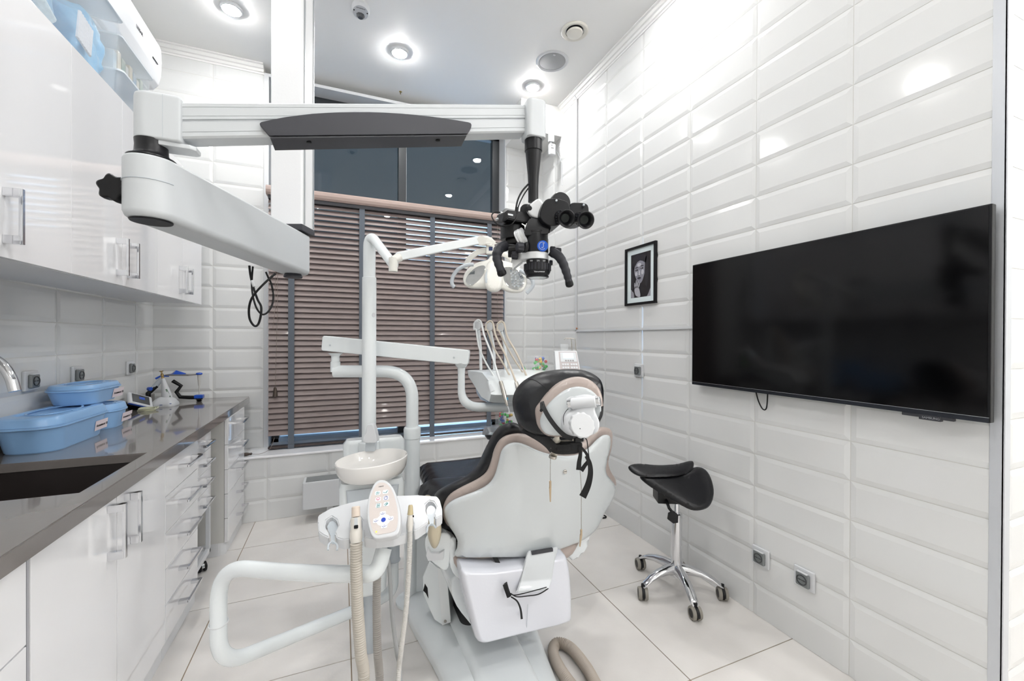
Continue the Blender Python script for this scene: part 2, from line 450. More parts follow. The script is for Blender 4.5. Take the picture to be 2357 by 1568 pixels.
for x, y in ((-.626, 1.77), (1.40, 1.77), (-.3, .4), (.7, .4), (2.2, -.3), (3.0, -.3), (2.2, -1.5), (3.0, -1.5), (.4, -1.5)):  # lamps behind the camera are added fill, out of view
    downlight(x, y, 'round ceiling light over the camera side, strong ones added as fill')
t = thing('ceiling_speaker', (1.423, 2.706, CEIL), 'large round grey ceiling speaker beside the corner light', 'speaker')
bm = B(); lathe(bm, [(.118, 0), (.118, -.004), (.110, -.008), (.096, -.004), (.096, 0)], t.location, seg=48); link('rim', bm, M_PLASW, t)
ms = mat('speaker_mesh', '#a9abad', .6, var=.2, scale=400, bump=.3, bscale=900)
bm = B(); lathe(bm, [(.097, -.002), (.09, -.006), (0, -.009)], t.location, seg=48); link('grille', bm, ms, t)
bm = B(); bxc(bm, (1.40, 2.63, CEIL - .009), (.018, .012, .003), .001); link('badge', bm, M_PLASW, t)
t = thing('ceiling_vent', (1.419, 2.383, CEIL), 'round white air valve on the ceiling nearer than the speaker', 'vent')
bm = B(); lathe(bm, [(.088, 0), (.090, -.006), (.082, -.012), (.062, -.006), (.056, .02)], t.location, seg=40); link('collar', bm, mat('ivory_valve', '#e3e0d8', .4), t)
bm = B(); lathe(bm, [(.056, -.001), (0, -.001)], t.location, seg=32); link('opening', bm, M_DARKG, t)
bm = B(); lathe(bm, [(0, -.004), (.047, -.006), (.053, -.012), (.050, -.022), (.03, -.026), (0, -.027)], t.location, seg=40); link('disc', bm, mat('ivory_valve', '#e3e0d8', .4), t)
t = thing('ceiling_detector', (.108, 2.724, CEIL), 'white oval ceiling sensor with a faceted clear lens', 'sensor')
bm = B(); lathe(bm, [(.062, 0), (.062, -.018), (.054, -.03), (0, -.032)], t.location, seg=40, sx=.85, sy=1.1); link('housing', bm, M_PLASW, t)
bm = B(); lathe(bm, [(.026, -.028), (.024, -.04), (.015, -.048), (0, -.05)], t.location + V((0, .02, 0)), seg=9); link('lens', bm, mat('smoked_lens', '#55585c', .08, var=.4, scale=60, coat=.5), t, 10)
bm = B(); text(bm, 'PYRONIX', t.location + V((.025, -.045, -.0335)), (-1, 0, 0), (0, 1, 0), .012)
for s in (-1, 1): cyl(bm, t.location + V((s * .038, -.012, -.031)), t.location + V((s * .038, -.012, -.034)), .004, 10)
link('lettering_and_screws', bm, M_INK, t, 0)
t = thing('ceiling_hook', (.45, 3.52, CEIL), 'tiny brass ceiling hook in front of the window', 'hook')
bm = B(); lathe(bm, [(.012, 0), (.010, -.004), (.003, -.006), (.003, -.014), (.006, -.018), (0, -.022)], t.location, seg=14); link('stud', bm, mat('brass', '#8d7a4d', .3, metal=1), t)
bm = B(); bx(bm, (.36, 1.70, CEIL - .02), (.40, 1.78, CEIL)); bm.free()
t = thing('wall_sensor', (1.68, 3.205, 2.93), 'small white alarm sensor hanging under the corner soffit', 'sensor')
bm = B(); q = V((1.68, 3.19, 2.91)); bxc(bm, q, (.062, .035, .10), .012, 3); link('body', bm, M_PLASW, t)
bm = B(); cyl(bm, q + V((0, .02, .045)), (1.68, 3.215, 3.0), .008, 12); bx(bm, (1.655, 3.195, 2.985), (1.705, 3.217, 3.055), .004); link('bracket', bm, M_PLASW, t)
bm = B(); bxc(bm, q + V((-.012, -.018, .03)), (.004, .002, .012)); text(bm, 'optex', q + V((-.02, -.0182, .005)), (1, 0, 0), (0, 0, 1), .012); link('window_and_mark', bm, M_INK, t, 0)
bm = B(); tube(bm, [(1.70, 3.2, 2.93), (1.74, 3.2, 2.9), (1.78, 3.2, 2.82), (1.787, 3.2, 2.62)], .003, 8); link('wire', bm, M_PLASW, t)

# ------------------------------------------------------------ venetian blind
t = thing('venetian_blind', (.43, 3.5, ZS), 'taupe slatted venetian blind with grey tapes in front of the window', 'blind')
M_SLAT = mat('taupe_wood_slat', '#8a7c79', .42, var=.16, scale=14, bump=.02, coat=.05)
bx0, bx1 = -.492, 1.353; bm = B(); k = 0; z = 2.285
slat_z = []
while z > .56: slat_z.append(z); z -= .0415
tl = radians(59)
for i, z in enumerate(slat_z):
    a = tl + random.uniform(-.02, .02) + (0 if i > 10 else -.17 + i * .015)
    dy, dz = .0255 * cos(a), .0255 * sin(a)
    droop = random.uniform(-.0012, .0012)
    ring = []
    for s in (-1, 1):
        x = bx0 if s < 0 else bx1
        c = V((x, 3.5, z + s * droop))
        ring.append([c + V((0, -dy, dz * -1)), c + V((0, -.002, .0025)), c + V((0, dy, dz)), c + V((0, dy, dz - .003)), c + V((0, .002, -.001)), c + V((0, -dy, -dz - .003))])
    loft(bm, ring)
link('slats', bm, M_SLAT, t, 0)
prof = [(3.462, 2.322), (3.452, 2.335), (3.448, 2.355), (3.452, 2.376), (3.462, 2.388), (3.53, 2.388), (3.53, 2.322)]
bm = B(); prism(bm, [(bx0 - .012, y, z) for y, z in prof], (bx1 - bx0 + .024, 0, 0), .001); link('valance', bm, mat('taupe_valance', '#a5928b', .4, var=.1, scale=12), t)
bm = B(); bx(bm, (bx0, 3.472, 2.295), (bx1, 3.525, 2.323)); link('headrail', bm, M_DARKG, t)
bm = B(); bx(bm, (bx0, 3.474, .463), (bx1, 3.526, .482), .006); link('bottom_rail', bm, mat('dark_brown_rail', '#3d3331', .4, var=.1), t)
mt = mat('slate_grey_tape', '#5b626b', .8, var=.1, bump=.1, bscale=300)
for x in (-.341, .152, .708, 1.212):
    bm = B(); bx(bm, (x - .02, 3.4745, .47), (x + .02, 3.4765, 2.325)); bxc(bm, (x, 3.472, .472), (.042, .004, .03), .001); link('ladder_tape', bm, mt, t, 0)
for x in (-.447, -.432, 1.285):
    bm = B(); tube(bm, [(x, 3.47, 2.33), (x + .003, 3.465, 1.5), (x - .012 if x < 0 else x, 3.465, .93 if x == -.432 else (1.35 if x < 0 else 1.2))], .0015, 6); link('cord', bm, mat('brown_cord', '#7d716a', .7), t)
bm = B(); lathe(bm, [(.004, .07), (.010, .06), (.015, .02), (.017, .0), (.008, -.006), (0, -.006)], (-.444, 3.465, .85), seg=14); link('tassel', bm, mat('dark_bronze_tassel', '#4a4039', .4, metal=.4), t)
t = thing('cord_tassel', (-.62, 3.40, ZS + .004), 'dark cord tassel lying on the sill beside the last drawer unit', 'tassel')
bm = B(); lathe(bm, [(0, -.004), (.011, 0), (.012, .02), (.007, .04), (.009, .05), (0, .056)], (-.625, 3.37, ZS + .017), (1, 0, 0), seg=14); link('bob', bm, mat('dark_bronze_tassel', '#4a4039', .4, metal=.4), t)
bm = B(); tube(bm, catmull([(-.57, 3.37, ZS + .015), (-.52, 3.38, ZS + .01), (-.47, 3.42, ZS + .03), (-.447, 3.46, ZS + .10)], 6), .0014, 6); link('string', bm, mat('brown_cord', '#7d716a', .7), t)

# ------------------------------------------------------------ right wall fittings
def socket(wall, y, z, label, open_=0):
    s = 1 if wall == 'L' else -1; X = (XL + .004) if s > 0 else (XR - .004)
    t = thing('wall_socket', (X, y, z), label, 'socket', 'white wall sockets with smoked flap lids')
    S = lambda a, b, c: V((X + s * a, y + b, z + c))
    bm = B(); bxc(bm, S(.006, 0, 0), (.012, .083, .083), .004, 3); link('plate', bm, M_PLASW, t)
    bm = B(); bxc(bm, S(.018, 0, -.002), (.014, .054, .056), .006, 3); link('lid', bm, mat('smoked_flap', '#7a7f80', .15, coat=.2, var=.15, scale=30), t)
    bm = B(); lathe(bm, [(.021, .0), (.021, .002), (.017, .0025), (.017, 0)], S(.0255, 0, -.002), (s, 0, 0), seg=28)
    bxc(bm, S(.026, 0, -.002), (.002, .03, .002))
    for dy in (-.008, .008): cyl(bm, S(.0255, dy, -.002), S(.0265, dy, -.002), .003, 10)
    link('socket_face', bm, mat('dark_grey_detail', '#3b3e40', .3), t)
    bm = B(); bxc(bm, S(.02, 0, .027), (.012, .044, .005), .002); link('hinge', bm, M_PLASW, t)
socket('R', 2.172, 1.078, 'white socket with smoked lid on the tiles below the framed portrait')
socket('R', 1.322, .284, 'white low socket with smoked lid nearer the saddle stool')
socket('R', 1.128, .288, 'larger looking low socket with smoked lid, nearest the camera on the right wall')
socket('L', 3.23, 1.093, 'white splashback socket nearest the room corner')
socket('L', 2.678, 1.096, 'white splashback socket above the stacked blue tub')
socket('L', 2.351, 1.098, 'white splashback socket beside the chrome tap spout')

t = thing('television', (1.745, 1.136, 1.045), 'large black flat television on the right tiled wall', 'television')
bm = B(); bx(bm, (1.738, .583, 1.040), (1.762, 1.690, 1.677), .003); bx(bm, (1.75, .75, 1.12), (1.788, 1.53, 1.55), .01); link('casing', bm, M_BLACK, t)
bm = B(); bx(bm, (1.7365, .590, 1.056), (1.7385, 1.683, 1.671)); link('screen', bm, M_SCREEN, t, 0)
bm = B(); bx(bm, (1.7365, .586, 1.040), (1.739, 1.687, 1.0545), .001); link('bottom_bezel', bm, mat('gunmetal_bezel', '#3a3d44', .25, metal=.8), t)
bm = B(); bx(bm, (1.7355, .586, 1.0548), (1.739, 1.687, 1.0562)); link('bezel_line', bm, M_ALU, t)
bm = B(); bx(bm, (1.739, .66, 1.030), (1.75, .79, 1.041), .002); bx(bm, (1.737, .69, 1.024), (1.752, .745, 1.042), .002); link('sensor_bar', bm, M_DARKG, t)
bm = B(); text(bm, 'SAMSUNG', (1.7362, .736, 1.029), (0, -1, 0), (0, 0, 1), .0095); link('lettering', bm, M_ALU, t, 0)
t = thing('television_cable', (1.76, 1.31, .98), 'thin black cable loop hanging below the television', 'cable')
bm = B(); tube(bm, catmull([(1.77, 1.345, 1.05), (1.77, 1.33, 1.0), (1.77, 1.308, .965), (1.77, 1.29, .975), (1.77, 1.285, 1.05)], 8), .0028, 8); link('wire', bm, M_BLACKM, t)

t = thing('picture_frame', (XR - .01, 2.176, 1.5), 'framed black and white portrait in a black frame on the tiled wall', 'picture')
X = XR - .022; y0, y1, z0, z1 = 2.013, 2.309, 1.502, 1.884
bm = B()
for lo, hi in (((X, y0, z0), (X + .022, y0 + .016, z1)), ((X, y1 - .016, z0), (X + .022, y1, z1)), ((X, y0 + .016, z0), (X + .022, y1 - .016, z0 + .016)), ((X, y0 + .016, z1 - .016), (X + .022, y1 - .016, z1))): bx(bm, lo, hi, .002)
link('moulding', bm, M_BLACK, t)
bm = B(); bx(bm, (X + .012, y0 + .014, z0 + .014), (X + .015, y1 - .014, z1 - .014)); link('mount_board', bm, mat('pale_mount_board', '#d9e4e6', .6), t, 0)
# a plain monochrome face, built as flat tones
def tone(h): return mat('print_tone_' + h, '#' + h, .35, var=.25, scale=60, bump=0, coat=.6)
def flat(bm, P, k, cy=2.161, cz=1.693, s=1.0):
    vs = [bm.verts.new((X + .0118 - k * .0004, cy - p[0] * s, cz + p[1] * s)) for p in P]; bm.faces.new(vs)
def ell(cx, cz, a, b, n=24, rot=0, a0=0, a1=2 * pi):
    return [(cx + a * cos(q) * cos(rot) - b * sin(q) * sin(rot), cz + a * cos(q) * sin(rot) + b * sin(q) * cos(rot)) for q in [a0 + (a1 - a0) * i / n for i in range(n)]]
hw, hh = .095, .142
for nm, h, k, polys in (
    ('print', '17171c', 0, [[(-hw, -hh), (hw, -hh), (hw, hh), (-hw, hh)]]),
    ('print_shoulder', '9a9aa2', 1, [[(-hw, -hh), (-.06, -hh), (-.065, -.11), (-.085, -.09), (-hw, -.085)], [(hw, -hh), (.06, -hh), (.075, -.125), (.088, -.10), (hw, -.09)]]),
    ('print_face', '8f8f9a', 2, [smooth2([(-.062, .06), (-.05, .085), (0, .10), (.035, .085), (.045, .05), (.04, .01), (.02, -.035), (.0, -.052), (-.022, -.045), (-.05, -.005), (-.062, .03)])]),
    ('print_hair', '24242b', 3, [[(-.07, .12), (-.03, .135), (.03, .13), (.06, .11), (.05, .07), (.02, .088), (-.005, .095), (-.03, .088), (-.055, .06), (-.068, .02), (-.075, .05)], ell(.058, .02, .018, .10), ell(-.078, .0, .014, .10)]),
    ('print_highlight', 'c6c6ce', 3, [ell(-.01, .012, .007, .022), ell(-.04, .012, .012, .014), ell(.02, .018, .012, .016), ell(-.012, .068, .02, .012)]),
    ('print_features', '1c1b22', 4, [ell(-.037, .036, .014, .005), ell(.015, .042, .014, .005), ell(-.037, .052, .016, .003, rot=.1), ell(.016, .058, .016, .003, rot=-.05), ell(-.012, -.018, .017, .006), ell(-.012, -.004, .008, .003)]),
    ('print_lips', '55505a', 5, [ell(-.012, -.022, .013, .004)]),
    ('print_eyes', 'e0e0e6', 5, [ell(-.041, .037, .003, .002), ell(.011, .043, .003, .002)]),
    ('print_hand', 'b4b4bc', 6, [smooth2([(-.055, -.10), (-.05, -.07), (-.02, -.075), (-.005, -.10), (.0, -hh + .002), (-.04, -.13)]), ell(-.052, -.065, .006, .022, rot=.1), ell(-.038, -.052, .006, .026), ell(-.024, -.055, .006, .024, rot=-.15), ell(-.011, -.065, .005, .022, rot=-.4)]),
):
    bm = B()
    for P in polys: flat(bm, P, k)
    link(nm, bm, tone(h), t, 0)

# cable duct: down from the cornice, then along to the television
t = thing('cable_duct', (XR - .008, 2.954, 1.35), 'thin white cable duct running down the tiles and along to the television', 'duct')
bm = B(); bx(bm, (XR - .016, 2.948, 1.343), (XR - .003, 2.962, 3.24), .001); bx(bm, (XR - .016, 1.65, 1.338), (XR - .003, 2.962, 1.352), .001); link('trunking', bm, M_PLASW, t)
bm = B(); tube(bm, [(XR - .01, 2.955, 3.235), (XR - .02, 2.96, 3.26), (XR - .03, 2.975, 3.30)], .004, 8); link('wire', bm, M_PLASW, t)
bm = B(); cyl(bm, (XR - .03, 2.975, 3.300), (XR - .03, 2.975, 3.306), .013, 14); link('hole', bm, mat('brass', '#8d7a4d', .3, metal=1), t)
bm = B(); cyl(bm, (XR - .018, 2.935, 1.365), (XR - .010, 2.935, 1.365), .007, 12); link('clip', bm, mat('copper_clip', '#b07a55', .4, metal=.5), t)
t = thing('floor_cable', (1.72, 2.5, 0), 'short black cable loop on the floor against the right wall', 'cable')
bm = B(); tube(bm, catmull([(1.62, 2.62, .006), (1.70, 2.50, .006), (1.76, 2.49, .006), (1.75, 2.60, .006), (1.78, 2.72, .006)], 8), .005, 8); link('wire', bm, M_BLACKM, t)

# radiator under the sill
t = thing('radiator', (.1, 3.22, .0), 'low white convector radiator under the sill behind the spittoon unit', 'radiator')
bm = B(); bx(bm, (-.24, 3.165, .098), (.50, 3.30, .285), .006); link('casing', bm, M_PLASW, t)
bm = B(); bx(bm, (-.222, 3.178, .284), (.482, 3.288, .287)); link('grille', bm, mat('perforated_grille', '#8f9294', .5, var=.5, scale=300, bump=.4, bscale=500), t)
for x in (-.07, .36):
    bm = B(); bx(bm, (x - .02, 3.20, 0), (x + .02, 3.24, .10), .004); link('foot', bm, M_PLASW, t)
bm = B(); tube(bm, [(-.01, 3.25, .1), (-.01, 3.25, 0)], .009, 10); link('pipe', bm, M_GREYC, t)
# ------------------------------------------------------------ handles
def handle(parent, c, L, axis, out=.032, w=.011):
    """square chrome bar on two blocks; c = centre on the front plane (front faces +X)"""
    c = V(c); a = V((0, 1, 0)) if axis == 'y' else V((0, 0, 1)); b = V((0, 0, 1)) if axis == 'y' else V((0, 1, 0)); bm = B()
    def blk(p, q): 
        lo = V([min(p[i], q[i]) for i in range(3)]); hi = V([max(p[i], q[i]) for i in range(3)]); bx(bm, lo, hi, .0012)
    o = V((out, 0, 0))
    blk(c - a * L / 2 + o - b * w / 2, c + a * L / 2 + o + V((.009, 0, 0)) + b * w / 2)
    for s in (-1, 1):
        e = c + a * (s * (L / 2 - .012)); blk(e - a * .012 - b * w * .62, e + a * .012 + b * w * .62 + o + V((.004, 0, 0)))
    return link('handle', bm, M_CHROME, parent)
M_CARC = mat('cabinet_carcass', '#dfe0e2', .4, var=.02)
M_EDGE = mat('silver_edge_strip', '#b7b8bd', .35, metal=.4)

# ------------------------------------------------------------ wall cabinets (three units, two doors each)
UX, UZ0, UZ1 = -.862, 1.503, 2.29
lab = ['white gloss wall cabinet nearest the camera, cut by the left frame edge', 'middle white gloss wall cabinet under the clear storage boxes', 'white gloss wall cabinet at the far end beside the back wall']
for i, (a, b) in enumerate(((1.19, 1.91), (1.91, 2.635), (2.635, 3.36))):
    t = thing('wall_cabinet', ((XL + UX) / 2, (a + b) / 2, UZ0), lab[i], 'cabinet', 'white gloss wall cabinets')
    bm = B(); bx(bm, (XL + .004, a + .0005, UZ0), (UX - .020, b - .0005, UZ1 - .002), .001); link('body', bm, M_CARC, t)
    mid = (a + b) / 2
    for s, (p, q) in ((-1, (a, mid)), (1, (mid, b))):
        bm = B(); bx(bm, (UX - .019, p + .0012, UZ0 - .003), (UX, q - .0012, UZ1), .0008); d = link('door', bm, M_GLOSSW, t)
        handle(d, (UX, mid + s * .048, 1.615), .155, 'z')

# ------------------------------------------------------------ base units
FX, CT, CB = -.640, .847, .803
def front(t, y0, y1, z0, z1, nm='door'):
    bm = B(); bx(bm, (FX - .019, y0 + .0013, z0 + .0013), (FX, y1 - .0013, z1 - .0013), .0008); return link(nm, bm, M_GLOSSW, t)
def body(t, y0, y1, x0=XL + .02, z0=.07):
    bm = B(); T = .017; q = FX - .0195
    bx(bm, (x0, y0, z0), (q, y0 + T, CB)); bx(bm, (x0, y1 - T, z0), (q, y1, CB)); bx(bm, (x0, y0, z0), (q, y1, z0 + T)); bx(bm, (x0, y0, z0), (x0 + .01, y1, CB))
    link('body', bm, M_CARC, t, 0)
    bm = B(); bx(bm, (FX - .035, y0, 0), (FX - .012, y1, z0 - .001), .001); link('plinth', bm, M_CARC, t)
t = thing('base_cabinet', (-.9, .96, 0), 'white base unit with two stacked fronts at the lower left frame corner', 'cabinet')
body(t, .66, 1.255); front(t, .66, 1.252, .60, CB, 'drawer_front'); front(t, .66, 1.252, .07, .598, 'drawer_front')
bm = B(); bx(bm, (FX - .02, 1.2545, .07), (FX - .001, 1.262, CB)); link('edge_strip', bm, M_EDGE, t, 0)
t = thing('base_cabinet', (-.9, 1.65, 0), 'white two door sink cabinet with tall chrome handles', 'cabinet')
body(t, 1.264, 2.036)
for p, q, s in ((1.264, 1.651, -1), (1.653, 2.036, 1)):
    d = front(t, p, q, .07, CB); handle(d, (FX, 1.652 + s * .052, .697), .165, 'z', .034, .013)
t = thing('drawer_cabinet', (-.9, 2.24, 0), 'white five drawer base cabinet beside the two sink doors', 'drawer cabinet')
body(t, 2.038, 2.438)
for a, b in ((.647, CB), (.502, .647), (.359, .502), (.215, .359), (.07, .215)):
    d = front(t, 2.038, 2.438, a, b, 'drawer'); handle(d, (FX, 2.265, (a + b) / 2 - .008 + .012), .185, 'y')
# rolling cart in the knee gap
t = thing('rolling_cart', (-.86, 2.66, 0), 'white rolling drawer cart on casters tucked under the worktop', 'cart')
CX = -.668; y0, y1 = 2.47, 2.775
bm = B(); bx(bm, (-1.08, y0, .34), (CX - .018, y1, .775), .003); link('body', bm, M_CARC, t)
for a, b in ((.672, .760), (.566, .670), (.462, .564), (.352, .460)):
    bm = B(); bx(bm, (CX - .018, y0 + .002, a), (CX, y1 - .002, b), .001); d = link('drawer', bm, M_GLOSSW, t); handle(d, (CX, 2.635, (a + b) / 2 + .005), .16, 'y', .028, .010)
bm = B()
for x in (-1.07, CX - .02):
    for y in (y0 + .004, y1 - .024): bx(bm, (x, y, .10), (x + .02, y + .02, .345), .002)
for y in (y0 + .004, y1 - .024): bx(bm, (-1.07, y, .09), (CX, y + .02, .115), .002)
for x in (-1.07, CX - .02): bx(bm, (x, y0 + .004, .09), (x + .02, y1 - .004, .115), .002)
bx(bm, (-1.06, y0 + .01, .098), (CX - .02, y1 - .01, .104)); link('frame', bm, M_PLASW, t)
def caster(t, x, y, r=.026, h=.095, ang=0, tread=None):
    bm = B(); c = V((x, y, r)); ax = V((cos(ang), sin(ang), 0)); 
    for s in (-1, 1):
        lathe(bm, [(0, -.008), (r * .6, -.009), (r * .94, -.006), (r, 0), (r * .94, .006), (r * .6, .009), (0, .008)], c + ax * (s * .0125), ax, 22)
    w = link('caster', bm, M_BLACKM, t)
    bm = B()
    for s in (-1, 1): lathe(bm, [(r * .52, 0), (r * .52, .002), (0, .003)], c + ax * (s * .0205), ax * s, 18)
    cyl(bm, c + V((0, 0, r * .2)), (x, y, h), .008, 12); f = ax.cross(V((0, 0, 1)))
    prism(bm, [c + ax * -.006 + f * (r * 1.0 * cos(a)) + V((0, 0, r * 1.12 * sin(a))) for a in [pi * k / 10 for k in range(11)]], ax * .012)
    link('hub', bm, M_CHROME, w)
    return w
for x, y, a in ((-.70, 2.74, .5), (-.71, 2.50, .9), (-1.05, 2.74, .2), (-1.05, 2.50, .3)): caster(t, x, y, .026, .092, a)
# far unit with deep side panel
t = thing('drawer_cabinet', (-.9, 3.23, 0), 'white five drawer cabinet at the far end beside the back wall', 'drawer cabinet')
F2 = -.612; bm = B(); bx(bm, (-1.18, 2.895, .075), (F2 - .0205, 2.912, CB)); bx(bm, (-1.18, 3.315, .075), (F2 - .0205, 3.332, CB)); bx(bm, (-1.18, 2.899, .0755), (F2 - .022, 3.330, .095)); link('body', bm, mat('warm_grey_side', '#d4d3cf', .5, var=.02), t, 0)
for a, b in ((.650, CB), (.504, .648), (.360, .502), (.216, .358), (.075, .214)):
    bm = B(); bx(bm, (F2 - .019, 2.893, a), (F2, 3.335, b), .0015); d = link('drawer', bm, M_GLOSSW, t); handle(d, (F2, 3.175, (a + b) / 2 + .015), .18, 'y')
bm = B(); prism(bm, [(-1.18, 2.897, 0), (F2 - .05, 2.897, 0)] + [(F2 - .05 + .035 * sin(k * pi / 12), 2.932 - .035 * cos(k * pi / 12), 0) for k in range(7)] + [(F2 - .015, YL - .012, 0), (-1.18, YL - .012, 0)], (0, 0, .0745)); link('plinth', bm, M_CARC, t, 30)

# ------------------------------------------------------------ worktop with sink
t = thing('worktop', (-.9, 2.1, CB), 'long grey stone worktop with an inset sink along the left wall', 'worktop')
bm = B(); X0, X1 = XL + .006, -.617; SX0, SX1, SY0, SY1 = -1.10, -.674, 1.525, 1.958
e = .004
def ring(z, d=0): return
P = [(X0, .55), (X1, .55), (X1, 3.535), (X0, 3.535)]; S = [(SX0, SY0), (SX1, SY0), (SX1, SY1), (SX0, SY1)]
def vr(pts, z): return [bm.verts.new((x, y, z)) for x, y in pts]
ot, ob_ = vr(P, CT), vr(P, CB); it, ib = vr(S, CT), vr(S, CT - .03)
for k in range(4):
    j = (k + 1) % 4
    bm.faces.new((ot[k], ot[j], it[j], it[k])); bm.faces.new((ob_[k], ot[k], ot[j], ob_[j])); bm.faces.new((it[k], it[j], ib[j], ib[k])); bm.faces.new((ob_[k], ob_[j], ib[j], ib[k]))
bmesh.ops.bevel(bm, geom=[q for q in bm.edges if all(v in ot or v in it for v in q.verts) and q.calc_length() > .2 and (all(v in ot for v in q.verts) or all(v in it for v in q.verts))], offset=.003, segments=2, affect='EDGES')
link('slab', bm, M_STONE, t)
bm = B(); bx(bm, (XL + .005, .55, CT), (XL + .022, 3.56, CT + .048), .002); bx(bm, (XL + .022, 3.536, CT - .03), (-.627, 3.572, CT + .0005), .001); link('upstand', bm, M_STONE, t)
# basin below the opening
bm = B(); wv = .012
o1 = vr([(SX0 - wv, SY0 - wv), (SX1 + wv, SY0 - wv), (SX1 + wv, SY1 + wv), (SX0 - wv, SY1 + wv)], CT - .031)
i1 = vr([(SX0 - .003, SY0 - .003), (SX1 + .003, SY0 - .003), (SX1 + .003, SY1 + .003), (SX0 - .003, SY1 + .003)], CT - .031)
i2 = vr([(SX0 + .01, SY0 + .01), (SX1 - .01, SY0 + .01), (SX1 - .01, SY1 - .01), (SX0 + .01, SY1 - .01)], CT - .22)
o2 = vr([(SX0 - wv, SY0 - wv), (SX1 + wv, SY0 - wv), (SX1 + wv, SY1 + wv), (SX0 - wv, SY1 + wv)], CT - .235)
for k in range(4):
    j = (k + 1) % 4
    bm.faces.new((o1[k], o1[j], i1[j], i1[k])); bm.faces.new((i1[k], i1[j], i2[j], i2[k])); bm.faces.new((o1[k], o1[j], o2[j], o2[k]))
bm.faces.new(i2); bm.faces.new(o2); sk = link('basin', bm, M_SINK, t, 20)
bm = B(); lathe(bm, [(0, .003), (.03, .003), (.042, .001), (.045, 0)], ((SX0 + SX1) / 2, (SY0 + SY1) / 2, CT - .22), seg=28); link('drain', bm, M_CHROME, sk)
# tap
t = thing('faucet', (-1.14, 1.76, CT), 'curved chrome tap spout over the sink at the left frame edge', 'tap')
bm = B(); lathe(bm, [(.028, 0), (.028, .006), (.022, .01), (.022, .06), (.014, .07)], (-1.14, 1.80, CT), seg=28); link('base', bm, M_CHROME, t)
bm = B(); tube(bm, catmull([(-1.14, 1.80, CT + .06), (-1.14, 1.80, 1.10), (-1.12, 1.797, 1.19), (-1.07, 1.79, 1.232), (-1.01, 1.783, 1.228), (-.965, 1.778, 1.195), (-.940, 1.770, 1.155), (-.928, 1.766, 1.112)], 8), .0145, 20); link('spout', bm, M_CHROME, t)
bm = B(); tube(bm, [(-1.14, 1.80, CT + .05), (-1.14, 1.73, CT + .08)], .006, 12); link('lever', bm, M_CHROME, t)

# ------------------------------------------------------------ disinfection tubs
def tub(name, cx, cy, z, W, L, H, label, txt=True, tray=True, taper=.82, lowtext=0):
    """oblong lidded tub, long side along Y, W along X"""
    t = thing(name, (cx, cy, z), label, 'tub', 'sky blue lidded disinfection tubs'); rr = .075
    def ringp(k, zz, inset=0): return [(cx + x * k - 0, cy + y * k, zz) for x, y in rrect(W - inset, L - inset, rr - inset / 3, 8)]
    bm = B(); zt = z + H * .70
    loft(bm, [ringp(taper - .03, z), ringp(taper, z + .006), ringp(.93, zt - .008), ringp(.94, zt - .004), ringp(1.0, zt), ringp(1.0, zt + .006), ringp(.97, zt + .007)])
    link('tub', bm, M_BLUEP, t)
    bm = B(); z2 = z + H
    loft(bm, [ringp(.965, zt + .0075), ringp(.965, zt + .012), ringp(.945, z2 - .016), ringp(.925, z2 - .006), ringp(.88, z2), ringp(.70, z2 + .001), ringp(.64, z2 - .006), ringp(.2, z2 - .009)])
    ld = link('lid', bm, M_BLUEP, t)
    bm = B(); M = frame((cx, cy, z2 + .0012), (0, 1, 0), (-1, 0, 0))
    tube(bm, [M @ V((L * .30 * cos(a), W * .30 * sin(a), 0)) for a in [2 * pi * k / 40 for k in range(41)]], .004, 8, False, flat=.6, up=(0, 0, 1)); link('rib', bm, M_BLUEP, ld)
    bm = B(); bxc(bm, (cx + W * .36, cy - L * .02, z2 + .0015), (.018, .055, .004), .0015); link('tab', bm, M_BLUEP, ld)
    if txt:
        k = (taper + .93) / 2 + .01; zf = z + H * .36; x = cx + W / 2 * k + .0015; lean = (.93 - taper) * W / 2 / (H * .7); up = V((lean, 0, 1)).normalized()
        yy = cy + L * .30; o = V((x, yy - .055, zf - .022)) - V((lean * .022, 0, 0))
        bm = B(); slab(bm, o, (0, 1, 0), up, [(0, 0), (.10, 0), (.10, .042), (0, .042)], .0008); lb = link('label', bm, M_PAPER, t, 0)
        bm = B(); text(bm, 'Аламинол 5%', o + V((.0012, .008, .0)) + up * .015, (0, 1, 0), up, .0145); link('writing', bm, M_INK, lb, 0)
    return t
tub('disinfection_tub', -1.07, 2.265, CT, .20, .44, .135, 'biggest looking blue lidded tub, front one beside the sink')
tub('disinfection_tub', -1.075, 2.60, CT, .19, .20, .115, 'blue lidded tub mostly hidden behind the front tub, bottom of the stack')
tub('disinfection_tub', -1.08, 2.50, CT + .1175 + .02, .18, .32, .085, 'upper blue lidded tub behind, just under the wall socket')

# ------------------------------------------------------------ small dental devices on the worktop
t = thing('apex_locator', (-1.09, 3.17, CT), 'small white and blue tablet-like meter with a dark screen leaning on the worktop', 'device')
M = frame((-1.115, 3.155, CT + .052), (.62, .62, -.36), (-.35, .55, .62)); 
def inM(bm, lo, hi, b=0, M=M): return bx(bm, lo, hi, b, 3, M)
bm = B(); inM(bm, (-.065, -.045, -.011), (.065, .045, .011), .009); link('case', bm, M_PLASW, t)
bm = B(); inM(bm, (-.065, -.0465, -.004), (.065, -.044, .006), .002); link('blue_band', bm, M_BLUE, t)
bm = B(); inM(bm, (-.048, -.032, .0105), (.045, .034, .0118)); sc = link('screen', bm, mat('dark_lcd', '#34373a', .15, coat=.3), t, 0)
bm = B(); inM(bm, (-.01, -.0, .0118), (.02, .02, .0122)); link('screen_icon', bm, M_BLUE, sc, 0)
bm = B(); inM(bm, (-.03, -.03, -.06), (.03, .02, -.01), .005); link('stand', bm, M_BLACK, t)
